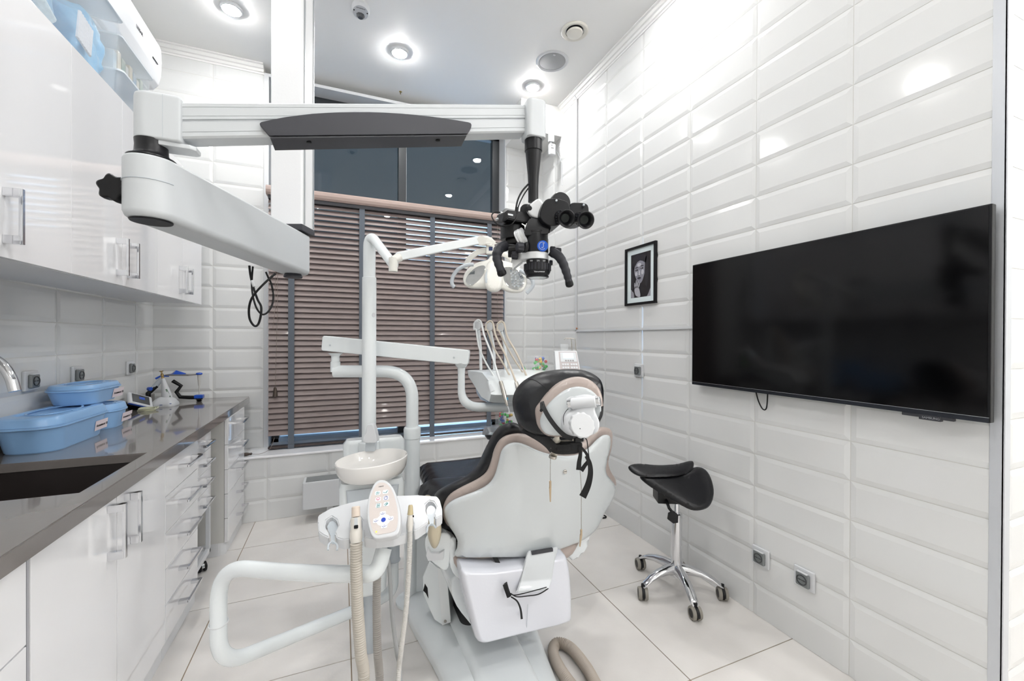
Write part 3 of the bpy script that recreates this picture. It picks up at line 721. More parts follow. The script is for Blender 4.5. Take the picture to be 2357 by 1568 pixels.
t = thing('coiled_lead', (-1.08, 3.13, CT), 'pale coiled lead lying under the small meter on the worktop', 'cable')
bm = B()
for k, (rx, h) in enumerate(((.05, .004), (.044, .009), (.055, .013))):
    tube(bm, [(-1.06 + rx * cos(a) * .8 + .004 * k, 3.09 + rx * .9 * sin(a), CT + h + .002 * sin(3 * a)) for a in [2 * pi * i / 30 for i in range(30 + 1)]], .003, 8)
link('lead', bm, mat('pale_yellow_lead', '#cfd0b4', .5), t)
t = thing('handpiece_charger', (-1.03, 3.27, CT), 'white charging stand holding a pointed white cordless handpiece', 'device')
c = V((-1.03, 3.27, CT))
bm = B(); loft(bm, [[c + V((x * k, y * k, z)) for x, y in rrect(.125, .125, .03, 6)] for k, z in ((1, 0), (1.02, .008), (.96, .02), (.72, .042), (.4, .056), (.12, .06))]); link('base', bm, M_PLASW, t)
bm = B(); bxc(bm, c + V((.0, -.064, .014)), (.014, .003, .003)); bxc(bm, c + V((.045, -.055, .018)), (.010, .008, .004)); link('marks', bm, mat('dark_blue_mark', '#2a4a8c', .4), t, 0)
tp = c + V((-.01, .0, .17)); bs = c + V((.012, .0, .045))
t2 = thing('cordless_handpiece', bs, 'white cordless handpiece with green panel standing in the charger', 'handpiece')
bm = B(); lathe(bm, [(.0, 0), (.026, 0), (.027, .02), (.020, .06), (.013, .10), (.010, .125), (.008, .13)], bs, tp - bs, 20); link('body', bm, M_PLASW, t2)
bm = B(); prism(bm, [c + V((.032, -.012, .055)), c + V((.022, -.017, .055)), c + V((.006, -.017, .105)), c + V((.012, -.012, .108))], (.003, -.004, 0)); link('button_panel', bm, mat('grey_green_panel', '#56705f', .4), t2, 0)
bm = B(); dd = (tp - bs).normalized(); lathe(bm, [(.008, 0), (.007, .012), (.009, .014), (.009, .026), (.005, .03), (.004, .042), (.011, .045), (.011, .049), (0, .05)], bs + dd * .13, dd, 18); link('brass_head', bm, mat('pale_brass', '#a58d63', .25, metal=1), t2)
# white pointed holder behind + articulated black and blue scale-like tool
t = thing('mixing_stand', (-1.05, 3.39, CT), 'black and blue articulated instrument stand with a flat arm behind the charger', 'instrument stand')
bm = B(); tube(bm, [(-1.135, 3.33, CT + .004), (-1.135, 3.33, CT + .075), (-1.10, 3.35, CT + .12)], .014, 12); link('hind_leg', bm, M_BLACK, t)
bm = B(); tube(bm, [(-1.115, 3.345, CT + .105), (-1.075, 3.36, CT + .165)], .015, 12); link('grey_joint', bm, M_GREYC, t)
bm = B(); cyl(bm, (-1.13, 3.32, CT + .105), (-1.115, 3.31, CT + .105), .012, 16); link('blue_knob', bm, M_BLUE, t); bm = B(); tube(bm, [(-1.105, 3.35, CT + .165), (-1.08, 3.36, CT + .182), (-1.04, 3.37, CT + .18)], .006, 10); link('blue_lever', bm, M_BLUE, t)
bm = B(); tube(bm, [(-1.03, 3.40, CT + .145), (-.985, 3.40, CT + .11), (-1.01, 3.40, CT + .07), (-.99, 3.40, CT + .035), (-.94, 3.40, CT + .03), (-.90, 3.40, CT + .028)], .012, 12); link('fore_leg', bm, M_BLACK, t)
bm = B(); prism(bm, [(-1.06, 3.36, CT + .182), (-.935, 3.37, CT + .176), (-.895, 3.40, CT + .18), (-.935, 3.43, CT + .176), (-1.06, 3.43, CT + .182)], (0, 0, .008), .002); link('flat_arm', bm, mat('dull_steel', '#8d8b8a', .35, metal=.7), t)
bm = B(); loft(bm, [[(-1.045, 3.37, CT + .19), (-1.045, 3.42, CT + .19), (-1.03, 3.395, CT + .195)], [(-1.02, 3.375, CT + .19), (-1.02, 3.415, CT + .19), (-1.01, 3.395, CT + .215)], [(-.96, 3.385, CT + .188), (-.96, 3.405, CT + .188), (-.955, 3.395, CT + .192)]]); link('blue_cover', bm, M_BLUE, t)
bm = B(); bxc(bm, (-.885, 3.40, CT + .034), (.05, .04, .024), .004); link('blue_block', bm, M_BLUE, t)
bm = B(); lathe(bm, [(.0, 0), (.012, 0), (.018, .005), (.012, .010), (.02, .014), (.02, .02), (0, .02)], (-.885, 3.40, CT + .001), seg=20); link('foot', bm, M_BLACK, t)
t = thing('pipette', (-.885, 3.40, CT + .046), 'slim clear pipette with a blue cap standing upright beside the charger', 'pipette')
bm = B(); lathe(bm, [(0, 0), (.003, 0), (.003, .055), (.006, .065), (.009, .10), (.011, .13), (.014, .135), (0, .135)], t.location + V((0, 0, .0005)), seg=18); link('barrel', bm, mat('clear_grey_plastic', '#c4c2bf', .2, coat=.3), t)
bm = B(); lathe(bm, [(0, .0), (.016, 0), (.019, .006), (.017, .012), (0, .016)], t.location + V((0, 0, .1355)), seg=20); link('cap', bm, M_BLUE, t)

# ------------------------------------------------------------ air conditioner
t = thing('air_conditioner', (-1.08, 2.6, 2.66), 'white wall air conditioner high on the left wall above the clear boxes', 'air conditioner')
def acprof(x1, k=1): return [(XL + .004, 2.985), (x1 - .03, 2.985), (x1 - .008, 2.975), (x1, 2.95), (x1 + .003, 2.88), (x1, 2.80), (x1 - .012, 2.745), (x1 - .035, 2.715), (XL + .03, 2.668), (XL + .004, 2.668)]
bm = B(); A = acprof(-.972); prism(bm, [(x, 2.10, z) for x, z in A], (0, .93, 0), .004, 3); ac = link('casing', bm, M_PLASW, t)
bm = B(); bx(bm, (-1.12, 2.14, 2.688), (-1.02, 2.98, 2.70)); link('air_outlet', bm, M_GREYC, t, 0)
bm = B(); bx(bm, (-.9695, 2.90, 2.835), (-.9665, 2.97, 2.839)); text(bm, 'LESSAR', (-.9685, 2.70, 2.865), (0, 1, 0), (0, 0, 1), .024); link('lettering', bm, M_INK, t, 0)

# ------------------------------------------------------------ clear storage boxes on the wall cabinets
M_CLEAR = mat('clear_box_plastic', '#eef4f8', .12, var=.02, alpha=.16, coat=.4, bump=.02, bscale=20)
M_CLEARL = mat('milky_lid_plastic', '#e9eff4', .3, alpha=.75, var=.02)
def cbox(lo, hi, label, taper=.012):
    lo = V(lo); hi = V(hi); c = (lo + hi) / 2
    t = thing('storage_box', (c.x, c.y, lo.z), label, 'storage box', 'clear plastic storage boxes on the wall cabinets')
    W, L = hi.x - lo.x, hi.y - lo.y; bm = B(); zt = hi.z - .012
    R = lambda w, l, z: [(c.x + x, c.y + y, z) for x, y in rrect(w, l, .02, 5)]
    loft(bm, [R(W - 2 * taper, L - 2 * taper, lo.z + .001), R(W, L, zt), R(W + .01, L + .01, zt), R(W + .01, L + .01, zt + .004), R(W - .006, L - .006, zt + .004), R(W - 2 * taper - .006, L - 2 * taper - .006, lo.z + .004)])
    link('tub', bm, M_CLEAR, t)
    bm = B(); loft(bm, [R(W + .016, L + .016, zt + .0045), R(W + .016, L + .016, zt + .012), R(W - .01, L - .01, zt + .013), R(W - .03, L - .03, zt + .007), ]); link('lid', bm, M_CLEARL, t)
    bm = B(); bx(bm, (c.x - .03, hi.y - .002, zt - .03), (c.x + .03, hi.y + .010, zt + .01), .003); link('latch', bm, M_CLEARL, t)
    return t
cbox((-1.17, 1.62, UZ1), (-.885, 2.325, 2.655), 'large clear box full of pale blue masks on the wall cabinet')
cbox((-1.17, 2.35, UZ1), (-.895, 2.78, 2.455), 'lower clear box with a blue carton on top of the wall cabinet')
cbox((-1.165, 2.36, 2.457), (-.905, 2.70, 2.615), 'upper clear box of small coloured packets stacked on the lower one')
mb1 = mat('mask_bag_blue', '#5fadde', .35, coat=.3, var=.25, scale=25, mix='#9ccdea', bump=.3, bscale=40)
mb2 = mat('mask_white_grey', '#d6d8de', .5, var=.2, scale=60, bump=.3, bscale=90)
def lump(c, s, m, nm, label, seed):
    random.seed(seed); t = B(); bmesh.ops.create_icosphere(t, subdivisions=4, radius=1)
    ph = [random.uniform(0, 6) for _ in range(6)]
    for v in t.verts:
        q = v.co.copy(); k = 1 + .05 * sin(9 * q.y + ph[0] + 3 * q.z) + .04 * sin(14 * q.z + ph[1] + 4 * q.y) + .03 * sin(22 * q.y + ph[2]) 
        q = V([max(-.86, min(.86, a * 1.12)) for a in q]); v.co = V((q.x * s[0] * k, q.y * s[1] * k, q.z * s[2] * k)) + V(c)
    o = link(nm, t, m, None, 60); return info(o, label, 'bag', 'bags of pale blue masks in the large clear box')
lump((-1.055, 1.74, 2.452), (.100, .11, .155), mb1, 'mask_bag', 'bulging bag of pale blue masks at the near end of the large clear box', 1)
lump((-1.055, 1.965, 2.455), (.100, .115, .155), mb1, 'mask_bag', 'bulging bag of pale blue masks in the middle of the large clear box', 2)
lump((-1.03, 2.205, 2.45), (.118, .105, .15), mb1, 'mask_bag', 'bulging bag of pale blue masks at the far end of the large clear box', 3)
t = thing('mask_packet', (-.925, 2.08, 2.36), 'flat pleated pale grey mask packet inside the large clear box', 'packet')
bm = B(); M = frame((-.902, 2.09, 2.43), (-.03, 1, -.15), (0, .15, 1))
P = []
for i in range(15): P.append((-.05 + .1 * i / 14, .003 * (i % 2)))
prism(bm, [M @ V((x, -.05, z)) for x, z in P] + [M @ V((.05, -.05, -.006)), M @ V((-.05, -.05, -.006))], (M.to_3x3() @ V((0, .11, 0)))); link('packet', bm, mb2, t, 0)
t = thing('blue_roll', (-.93, 1.86, 2.36), 'clear wrapped roll in the large clear box', 'roll')
bm = B(); M = frame((-.924, 1.86, 2.39), (-.05, .9, -.30), (0, 1, 0)); cyl(bm, M @ V((-.09, 0, 0)), M @ V((.07, 0, 0)), .021, 24, .003); link('wrapped_roll', bm, mat('wrap_film', '#cfe2ec', .15, coat=.5, var=.3, scale=50, bump=.3, bscale=80), t)
t = thing('glove_carton', (-.98, 2.52, UZ1 + .005), 'blue glove carton inside the lower clear box', 'carton')
bm = B(); bx(bm, (-1.10, 2.43, UZ1 + .006), (-.925, 2.62, UZ1 + .075), .002); link('carton', bm, mat('blue_carton', '#3f93d2', .5, var=.3, scale=10, mix='#7ab6df'), t)
bm = B(); bx(bm, (-.9245, 2.44, UZ1 + .02), (-.924, 2.50, UZ1 + .068)); link('printed_panel', bm, mat('white_print', '#e4e6ea', .6), t, 0)
cols = ['#7fb4cf', '#d9cdb5', '#4f8c83', '#cfd6d9', '#d8c9a8', '#4b97c9', '#e2e0d6', '#8fb7a9']
for i in range(8):
    y = 2.385 + i * .038; o = B(); bx(o, (-1.10, y, 2.463), (-.935, y + .026 + .004 * (i % 3), 2.555 + .012 * ((i * 5) % 3)), .001)
    info(link('paper_packet', o, mat('packet_' + str(i), cols[i], .55, var=.35, scale=25, mix='#e6e2d8'), None, 0), 'upright paper packet in the upper clear box', 'packet', 'paper packets in the upper clear box')
# ------------------------------------------------------------ surgical microscope on its ceiling column
HOR = V((cos(YAW), -sin(YAW), 0)); FWD = V((sin(YAW), cos(YAW), 0)); UP = V((0, 0, 1))
M_COLW = mat('column_white', '#e4e5e7', .35, var=.01)
M_ARM = mat('arm_grey_enamel', '#c4c8cb', .42, var=.02, bump=.01, bscale=500)
M_HEADB = mat('microscope_black', '#101115', .36, coat=.0, var=.1, bump=.01, spec=.35)
M_GRIP = mat('grip_dark_grey', '#2c2d33', .5, var=.1, spec=.3)
M_SILV = mat('satin_silver', '#d6d8da', .38, metal=.35, var=.03)
cc = at(675, 300, 1.72); cx_, cy_ = cc.x, cc.y
ms_ = thing('surgical_microscope', (cx_, cy_, CEIL), 'surgical microscope on white ceiling column with folded grey arms', 'microscope')
Mc = frame((cx_, cy_, 0), HOR, FWD)
bm = B(); prism(bm, [Mc @ V((x, y, 1.735)) for x, y in rrect(.128, .11, .008, 3)], (0, 0, CEIL - 1.735)); link('column', bm, M_COLW, ms_)
bm = B(); bx(bm, (.0655, -.04, 1.74), (.0675, -.034, CEIL), M=Mc); bx(bm, (.0655, .034, 1.74), (.0675, .04, CEIL), M=Mc); link('column_rail', bm, M_ALU, ms_)
bm = B(); bx(bm, (-.03, -.058, 1.712), (.067, .05, 1.738), .004, M=Mc); link('column_end_plate', bm, M_DARKG, ms_)
# lower arm: flat housing between the column and the front joint
A = at(349, 430, .945); A.z = 0; Bq = V((cx_, cy_, 0)); ax = (Bq - A).normalized(); side = V((ax.y, -ax.x, 0)); LL = (Bq - A).length
def outline(r0, r1, e=0):
    P = [(-(r0 - e) * cos(pi * k / 20 - pi / 2), -(r0 - e) * sin(pi * k / 20 - pi / 2)) for k in range(21)]
    return P + [(LL * .35, -(r1 - e)), (LL + .02, -(r1 + .004 - e)), (LL + .062 - e, -(r1 - .012 - e)), (LL + .070 - e, 0), (LL + .062 - e, r1 - .012 - e), (LL + .02, r1 + .004 - e), (LL * .35, r1 - e)]
def aw(p, z): return A + ax * p[0] + side * p[1] + V((0, 0, z))
def hull_ring(r0, r1, e, zl, zr):
    pts = outline(r0, r1, e)
    return [aw(p, zl + (zr - zl) * max(0, min(1, p[0] / LL))) for p in pts]
bm = B(); r0, r1 = .050, .054
loft(bm, [hull_ring(r0, r1, .014, 1.543, 1.545), hull_ring(r0, r1, .004, 1.550, 1.552), hull_ring(r0, r1, 0, 1.560, 1.562), hull_ring(r0, r1, 0, 1.674, 1.700), hull_ring(r0, r1, .002, 1.679, 1.706), hull_ring(r0, r1, .008, 1.681, 1.709)])
la = link('lower_arm', bm, M_ARM, ms_, 50)
bm = B(); lathe(bm, [(0, -.001), (.038, -.001), (.040, .002)], aw((0, 0), 1.542), seg=40); link('bearing_cover', bm, M_BLACK, la)
bm = B(); tube(bm, [aw((-(r0 + .0005) * cos(t), (r0 + .0005) * sin(t)), 1.626) for t in [pi * k / 24 - pi / 2.2 for k in range(23)]], .0012, 6); link('seam', bm, M_GREYC, la)
bm = B(); lathe(bm, [(0, 0), (.034, .001), (.036, .006), (.030, .018), (.028, .022), (0, .022)], (cx_, cy_, 1.528), seg=14); link('bottom_knob', bm, M_DARKG, ms_, 30)
lbM = frame(aw((LL * .62, .005), 1.5535), ax, side)
bm = B(); bx(bm, (-.05, -.022, -.001), (.035, .022, .001), M=lbM); lb = link('label', bm, M_PLASW, la, 0)
bm = B()
for k in range(5): bx(bm, (-.045, -.018 + .008 * k, .0005), (-.045 + .03 + .008 * (k % 3), -.0155 + .008 * k, .0015), M=lbM)
for k in range(5): bx(bm, (-.045, -.018 + .008 * k, -.0015), (-.045 + .03 + .008 * (k % 3), -.0155 + .008 * k, -.0005), M=lbM)
link('label_print', bm, M_INK, lb, 0); bpy.data.objects[lb.name].children[0]['kind'] = 'stuff'
bm = B(); q = 0
for i in range(9):
    for j in range(5): p = (LL * .80 + i * .0105 - .03, -.02 + j * .010 + .005 * (i % 2)); cyl(bm, aw(p, 1.5515), aw(p, 1.5490), .0028, 8)
vh = link('vent_holes', bm, M_DARKG, la, 0); vh['kind'] = 'stuff'
# star knob at the side
bm = B(); kc = at(266, 435, .925); kax = -ray(266, 435).normalized() * .85 - HOR * .42; kax.z = 0; kax.normalize()
prof = []
ring = [((.0285 + .0032 * cos(6 * a)) * cos(a + .3), (.0285 + .0032 * cos(6 * a)) * sin(a + .3)) for a in [2 * pi * k / 72 for k in range(72)]]
Mk = frame(kc, kax.cross(UP), UP)
loft(bm, [[Mk @ V((x * s, y * s, z)) for x, y in ring] for s, z in ((.8, -.015), (.97, -.011), (1, 0), (.97, .011), (.8, .015))])
sk_ = link('star_knob', bm, M_BLACK, ms_, 50)
bm = B(); cyl(bm, kc, aw((-.02, 0), 0) * 1 + V((0, 0, kc.z)), .011, 20); link('knob_shaft', bm, M_BLACK, ms_)
# neck
bm = B(); lathe(bm, [(0, 0), (.046, 0), (.045, .003), (.035, .008), (.031, .015), (.030, .030), (.031, .043), (0, .043)], aw((0, 0), 1.6815), seg=48); link('neck', bm, M_HEADB, ms_)
# upper arm
eA, eB = aw((0, 0), 0), at(1228, 300, 1.262)
A3 = at(413, 318, .945); B3 = at(1200, 304, 1.24); u3 = (B3 - A3).normalized(); s3 = V((u3.y, -u3.x, 0)).normalized()
if s3.dot(FWD) > 0: s3 = -s3          # s3 points to the camera side
n3 = UP; uh = V((u3.x, u3.y, 0)).normalized(); A3 = A3 - s3 * .024; A3 = A3 - u3 * ((A3 - eA).dot(uh) / u3.dot(uh)); L3 = (eB - A3).dot(uh) / u3.dot(uh)
def uc_(o, a, s, z): return V((o.x, o.y, z)) + uh * a + s3 * s
def ua(a, s, h): return A3 + u3 * a + s3 * s + n3 * h
def sect(a, g=0):
    h0, h1 = 0, .083; s = .024; P = [(-s, h0), (s - .004, h0), (s, h0 + .004)]
    for f, w, dp in ((.16, .002, .0012), (.48, .006, .0035), (.60, .0015, .001), (.85, .0015, .001)):
        z = h0 + h1 * f; P += [(s, z - w / 2), (s - dp, z - w / 2), (s - dp, z + w / 2), (s, z + w / 2)]
    P += [(s, h1 - .004), (s - .004, h1), (-s, h1)]
    return [ua(a, p, q) for p, q in P]
bm = B(); loft(bm, [sect(.03), sect(L3 - .03)]); link('upper_arm', bm, M_ARM, ms_, 30)
def capbox(a0, a1, h0, h1, w, r): 
    M = frame(ua(a0, 0, (h0 + h1) / 2), u3, n3); bm = B()
    # rounded outline in the u-n plane, pushed across
    P = [(x + (a1 - a0) / 2, y) for x, y in rrect(a1 - a0, h1 - h0, r, 6)]
    zz = V((M[0][2], M[1][2], M[2][2])); Q = [M @ V((x, y, 0)) - zz * w for x, y in P]
    prism(bm, Q, zz * (2 * w), .003, 2); return bm
bm = B(); cr_ = .0315; PP = [(-cr_ * cos(q), cr_ * sin(q)) for q in [pi * k / 16 - pi / 2 for k in range(17)]] + [(.058, cr_), (.064, cr_ - .006), (.064, -cr_ + .006), (.058, -cr_)]
def capr(h, e): return [uc_(A3, p * (1 - e / .06), q * (1 - e / .0315), 1.733 + h) for p, q in PP]
loft(bm, [capr(-.011, .004), capr(-.008, .001), capr(-.005, 0), capr(.086, 0), capr(.092, .002), capr(.095, .007)]); link('rear_cap', bm, M_ARM, ms_, 50)
bm = B(); bx(bm, (0, 0, 0), (.0012, .0012, .1)); bm.free()
bm = B(); prism(bm, [uc_(A3, .030, .0315, 1.727), uc_(A3, .0308, .0315, 1.727), uc_(A3, .0308, .0315, 1.823), uc_(A3, .030, .0315, 1.823)], s3 * .0004); link('cap_seam', bm, M_GREYC, ms_, 0)
bm = B(); prism(bm, [uc_(A3, a, s, 1.7225) for a, s in ((.02, -.026), (.078, -.026), (.088, -.018), (.088, .014), (.078, .022), (.02, .026))], UP * -.010, .002); link('hinge_block', bm, M_GREYP, ms_)
P = [(x, y) for x, y in rrect(.062, .064, .014, 6)]; d0 = B(); loft(d0, [[uc_(eB, x * k, y * k, z) for x, y in P] for k, z in ((.9, 1.882), (.98, 1.884), (1, 1.889), (1, 1.985), (.97, 1.991), (.88, 1.994))]); link('front_cap', d0, M_ARM, ms_)
# dark cover strapped on the beam
def onbeam(u, v, s=.036):
    # point of the ray on the plane through the beam, s metres in front of its centre
    r = ray(u, v); o = A3 + s3 * s - EYE; t = o.dot(s3) / r.dot(s3); return EYE + r * t
O = [(606, 299), (600, 292), (599, 287), (603, 284), (630, 278), (660, 272.5), (690, 268.5), (720, 265), (750, 263), (780, 261.7), (815, 261), (850, 261), (885, 262.3), (920, 264.3), (955, 267.3), (990, 271), (1020, 275), (1050, 279.5), (1076, 284), (1082, 286), (1084, 290), (1083, 297), (1075, 311), (621, 316)]
bm = B(); prism(bm, [onbeam(u, v, .026) for u, v in O], s3 * .008, .0015, 2); dc = link('dark_cover', bm, M_DARKG, ms_, 45)
P1 = [onbeam(622, 315, .034), onbeam(1074, 310, .034)]; bm = B()
prism(bm, [P1[0], P1[1], P1[1] - s3 * .062 - n3 * .003, P1[0] - s3 * .062 - n3 * .003], n3 * -.004, .001); link('cover_flap', bm, M_DARKG, dc, 0)
bm = B()
for f in (.17, .84): 
    c = P1[0].lerp(P1[1], f) - s3 * .02 - n3 * .004; lathe(bm, [(.006, 0), (.006, -.004), (0, -.005)], c, n3, 12)
link('cover_screws', bm, M_BLACK, dc)
# drop tube
TD = 1.262; ctop = at(1228, 318, TD); cbot = at(1228, 462, TD); X0_, Y0_ = ctop.x, ctop.y
def zz_(v): return at(1228, v, TD).z
bm = B(); lathe(bm, [(0, zz_(296)), (.026, zz_(296)), (.027, zz_(318)), (.0265, zz_(349)), (.0245, zz_(350)), (.0225, zz_(366)), (.017, zz_(405)), (.0155, zz_(430)), (.0155, zz_(465)), (0, zz_(466))], (X0_, Y0_, 0), seg=40); dt = link('drop_tube', bm, M_HEADB, ms_)

# ---- optical head (plane about 1.24 m in front of the camera, 1 px = 1.3 mm)
HD = 1.235
def H(u, v, f=0): return at(u, v, HD + f)
Rv, Uv, Fv = CR.copy(), CU.copy(), CF.copy()
def disc(bm, u, v, r, d0, d1, dirv=None, bev=.002, seg=28):
    a = H(u, v, d0); dirv = V(dirv) if dirv is not None else Fv; return cyl(bm, a, a + dirv.normalized() * (d1 - d0), r, seg, bev)
bm = B(); prism(bm, [H(u, v, -.02) for u, v in smooth2([(1214, 476), (1226, 464), (1238, 456), (1247, 460), (1254, 475), (1256, 492), (1248, 501), (1236, 502), (1222, 496), (1213, 486)], 2)], Fv * .055, .006, 3); link('silver_joint', bm, M_SILV, ms_, 50)
bm = B(); lathe(bm, [(0, 0), (.006, .0), (.0085, .002), (.012, .003)], H(1219, 479, -.021), Fv, 20); disc(bm, 1211, 483, .018, -.005, .045); link('joint_pivot', bm, M_HEADB, ms_)
# tilting binocular tube
bm = B(); d_ = V(Rv * .35 - Fv * .3 - Uv * .1); lathe(bm, [(0, 0), (.030, 0), (.031, .003), (.031, .016), (.029, .020), (0, .020)], H(1286, 470, .01), (Rv * .30 - Fv).normalized(), 40); link('binocular_drum', bm, M_HEADB, ms_)
def housing(px, f0, f1):
    bm = B(); prism(bm, [H(u, v, f0) for u, v in px], (Fv * (f1 - f0) - Rv * .016), .003, 2); return link('prism_housing', bm, M_HEADB, ms_, 50)
h1_ = housing(smooth2([(1243, 500), (1246, 478), (1256, 460), (1270, 456), (1290, 458), (1306, 464), (1312, 474), (1312, 488), (1304, 502), (1290, 516), (1275, 520), (1258, 516)], 2), -.045, .035)
h2_ = housing(smooth2([(1311, 476), (1316, 467), (1330, 466), (1346, 467), (1354, 473), (1356, 485), (1355, 500), (1350, 512), (1330, 516), (1312, 510), (1309, 495)], 2), -.040, .015)
for hh_, u, v in ((h1_, 1281, 461), (h2_, 1344, 471)):
    bm = B(); disc(bm, u, v, .003, -.052, -.044, bev=0, seg=10); link('screw', bm, M_GREYC, hh_)
for i, (u, v) in enumerate(((1305, 503), (1349, 507))):
    e = H(u, v, -.095); b0 = H(u - 20, v - 4, -.02); a_ = (e - b0).normalized(); Lh = (e - b0).length
    bm = B(); lathe(bm, [(0, 0), (.019, 0), (.019, Lh - .018), (.021, Lh - .014), (.0235, Lh - .006), (.024, Lh - .001), (.022, Lh), (.0185, Lh - .003), (.0135, Lh - .010), (.012, Lh - .016), (0, Lh - .018)], b0, a_, 40); ep = link('eyepiece', bm, M_HEADB, ms_)
    bm = B()
    for k in range(16): 
        t = 2 * pi * k / 16; x = a_.orthogonal().normalized(); y = a_.cross(x); c = b0 + a_ * (Lh * .52) + (x * cos(t) + y * sin(t)) * .0195
        bxc(bm, (0, 0, 0), (.003, .0022, .013), .0006, 1, frame(c, (x * cos(t) + y * sin(t)), a_.cross(x * cos(t) + y * sin(t))))
    kn = link('knurl', bm, M_GRIP, ep, 0); kn['kind'] = 'stuff'
    bm = B(); lathe(bm, [(0, 0), (.0115, .0005), (.012, 0)], b0 + a_ * (Lh - .0165), a_, 28); link('ocular_lens', bm, mat('coated_lens', '#061413', .15, coat=0, var=.2, bump=0, spec=.3), ep)
# slanted neck and main body
bm = B(); loft(bm, [[H(u, v, f) for u, v, f in r] for r in (
    [(1220, 500, -.02), (1262, 506, -.02), (1268, 520, .04), (1218, 510, .05)],
    [(1210, 520, -.03), (1268, 522, -.03), (1270, 525, .04), (1212, 520, .05)],
    [(1204, 545, -.035), (1264, 540, -.035), (1266, 538, .035), (1208, 540, .045)])]); bmesh.ops.bevel(bm, geom=list(bm.edges), offset=.004, segments=2, affect='EDGES'); link('slanted_neck', bm, M_HEADB, ms_, 50)
bc = H(1233, 560, 0); zt, zb = H(1233, 536).z, H(1233, 584).z
bm = B(); lathe(bm, [(0, zt - bc.z), (.036, zt - bc.z), (.0365, zt - bc.z - .004), (.0352, zt - bc.z - .006), (.0365, zt - bc.z - .008), (.0365, zt - bc.z - .018), (.0375, zt - bc.z - .022), (.0375, zb - bc.z), (0, zb - bc.z)], bc, UP, 48); body_ = link('optical_body', bm, M_HEADB, ms_)
z2 = H(1233, 600).z
bm = B(); P = [(.0385 * cos(t), .0385 * sin(t)) for t in [-.1 - pi / 2 - .9 + 2 * pi * .80 * k / 30 for k in range(31)]]
Mb = frame((bc.x, bc.y, 0), HOR, FWD); P = [(.0385 * cos(t), .0385 * sin(t)) for t in [-2.2 + 4.6 * k / 30 for k in range(31)]] + [(-.072, .045), (-.072, .005)]
prism(bm, [Mb @ V((x, y, z2)) for x, y in P], (0, 0, zb - z2 - .0005), .0015); link('silver_band', bm, M_SILV, ms_, 50)
bm = B(); prism(bm, [H(1180, 600, .0), H(1204, 589, -.0), H(1204, 600, 0), H(1182, 617, 0)], Fv * .045, .001); prism(bm, [H(1179, 597, -.002), H(1182, 597, -.002), H(1182, 619, -.002), H(1179, 619, -.002)], Fv * .05); link('bracket_plate', bm, M_SILV, ms_, 30)
z3, z4, z5 = H(1238, 606).z, H(1238, 628).z, H(1238, 640).z; lc = V((H(1237, 610, -.002).x, H(1237, 610, -.002).y, 0))
bm = B(); lathe(bm, [(0, z2), (.033, z2), (.033, z3 - .004), (.038, z3 - .005), (.039, z4 + .008), (.038, z4), (.035, z4 - .006), (.0325, z4 - .008), (.0325, z5 + .006), (.034, z5 + .004), (.033, z5), (.028, z5 - .001), (.0275, z5 - .0005), (0, z5 + .001)], lc, UP, 56); ob = link('objective', bm, M_HEADB, ms_)
bm = B(); lathe(bm, [(0, z5 - .002), (.020, z5 - .0015), (.0272, z5 - .0002)], lc, UP, 36); link('objective_lens', bm, mat('bright_lens', '#dfe3e6', .03, metal=.8, var=.05, bump=0), ob)
bm = B()
for k in range(26):
    t = 2 * pi * k / 26; c = lc + V((cos(t) * .0392, sin(t) * .0392, (z3 + z4) / 2)); bxc(bm, (0, 0, 0), (.0026, .005, .020), .0008, 1, frame(c, (cos(t), sin(t), 0), (-sin(t), cos(t), 0)))
kn = link('knurl', bm, M_GRIP, ob, 30); kn['kind'] = 'stuff'
bm = B(); o = lc + V((0, 0, z4 - .0045)) - FWD * .0362
text(bm, 'VarioFocus', o - HOR * .012, HOR, UP, .0068, .0008); text(bm, '350', lc + V((0, 0, z3 - .001)) - FWD * .0335 - HOR * .024, HOR, UP, .0055, .0006); text(bm, '275', lc + V((0, 0, z3 - .001)) - FWD * .0337 - HOR * .004, HOR, UP, .0055, .0006); text(bm, '250', lc + V((0, 0, z3 - .001)) - FWD * .0320 + HOR * .013, HOR, UP, .0055, .0006)
link('lettering', bm, M_PLASW, ob, 0)
# blue round emblem
ec = H(1249, 566, -.0395); en = (EYE - ec).normalized(); en.z = 0; en.normalize(); ex = UP.cross(en).normalized(); 
bm = B(); lathe(bm, [(0, -.008), (.0155, -.008), (.0155, 0), (.0148, .0006), (0, .0006)], ec, en, 36); bd = link('badge', bm, mat('emblem_blue', '#0f55c0', .3, var=.03), ms_)
bm = B(); Me = frame(ec + en * .0008, ex, UP)
tube(bm, [Me @ V((.0095 * cos(t) - .0008, .0105 * sin(t), 0)) for t in [.75 + (2 * pi - 1.5) * k / 28 for k in range(29)]], .0014, 6, flat=.5)
tube(bm, [Me @ V((x, y, 0)) for x, y in ((.0022, .0065), (.0022, -.002), (.0012, -.0048), (-.0012, -.0055), (-.0028, -.0042))], .0014, 6, flat=.5)
tube(bm, [Me @ V((x, y, 0)) for x, y in ((.0005, .0065), (.0040, .0065))], .0007, 6); link('emblem', bm, M_PLASW, bd)
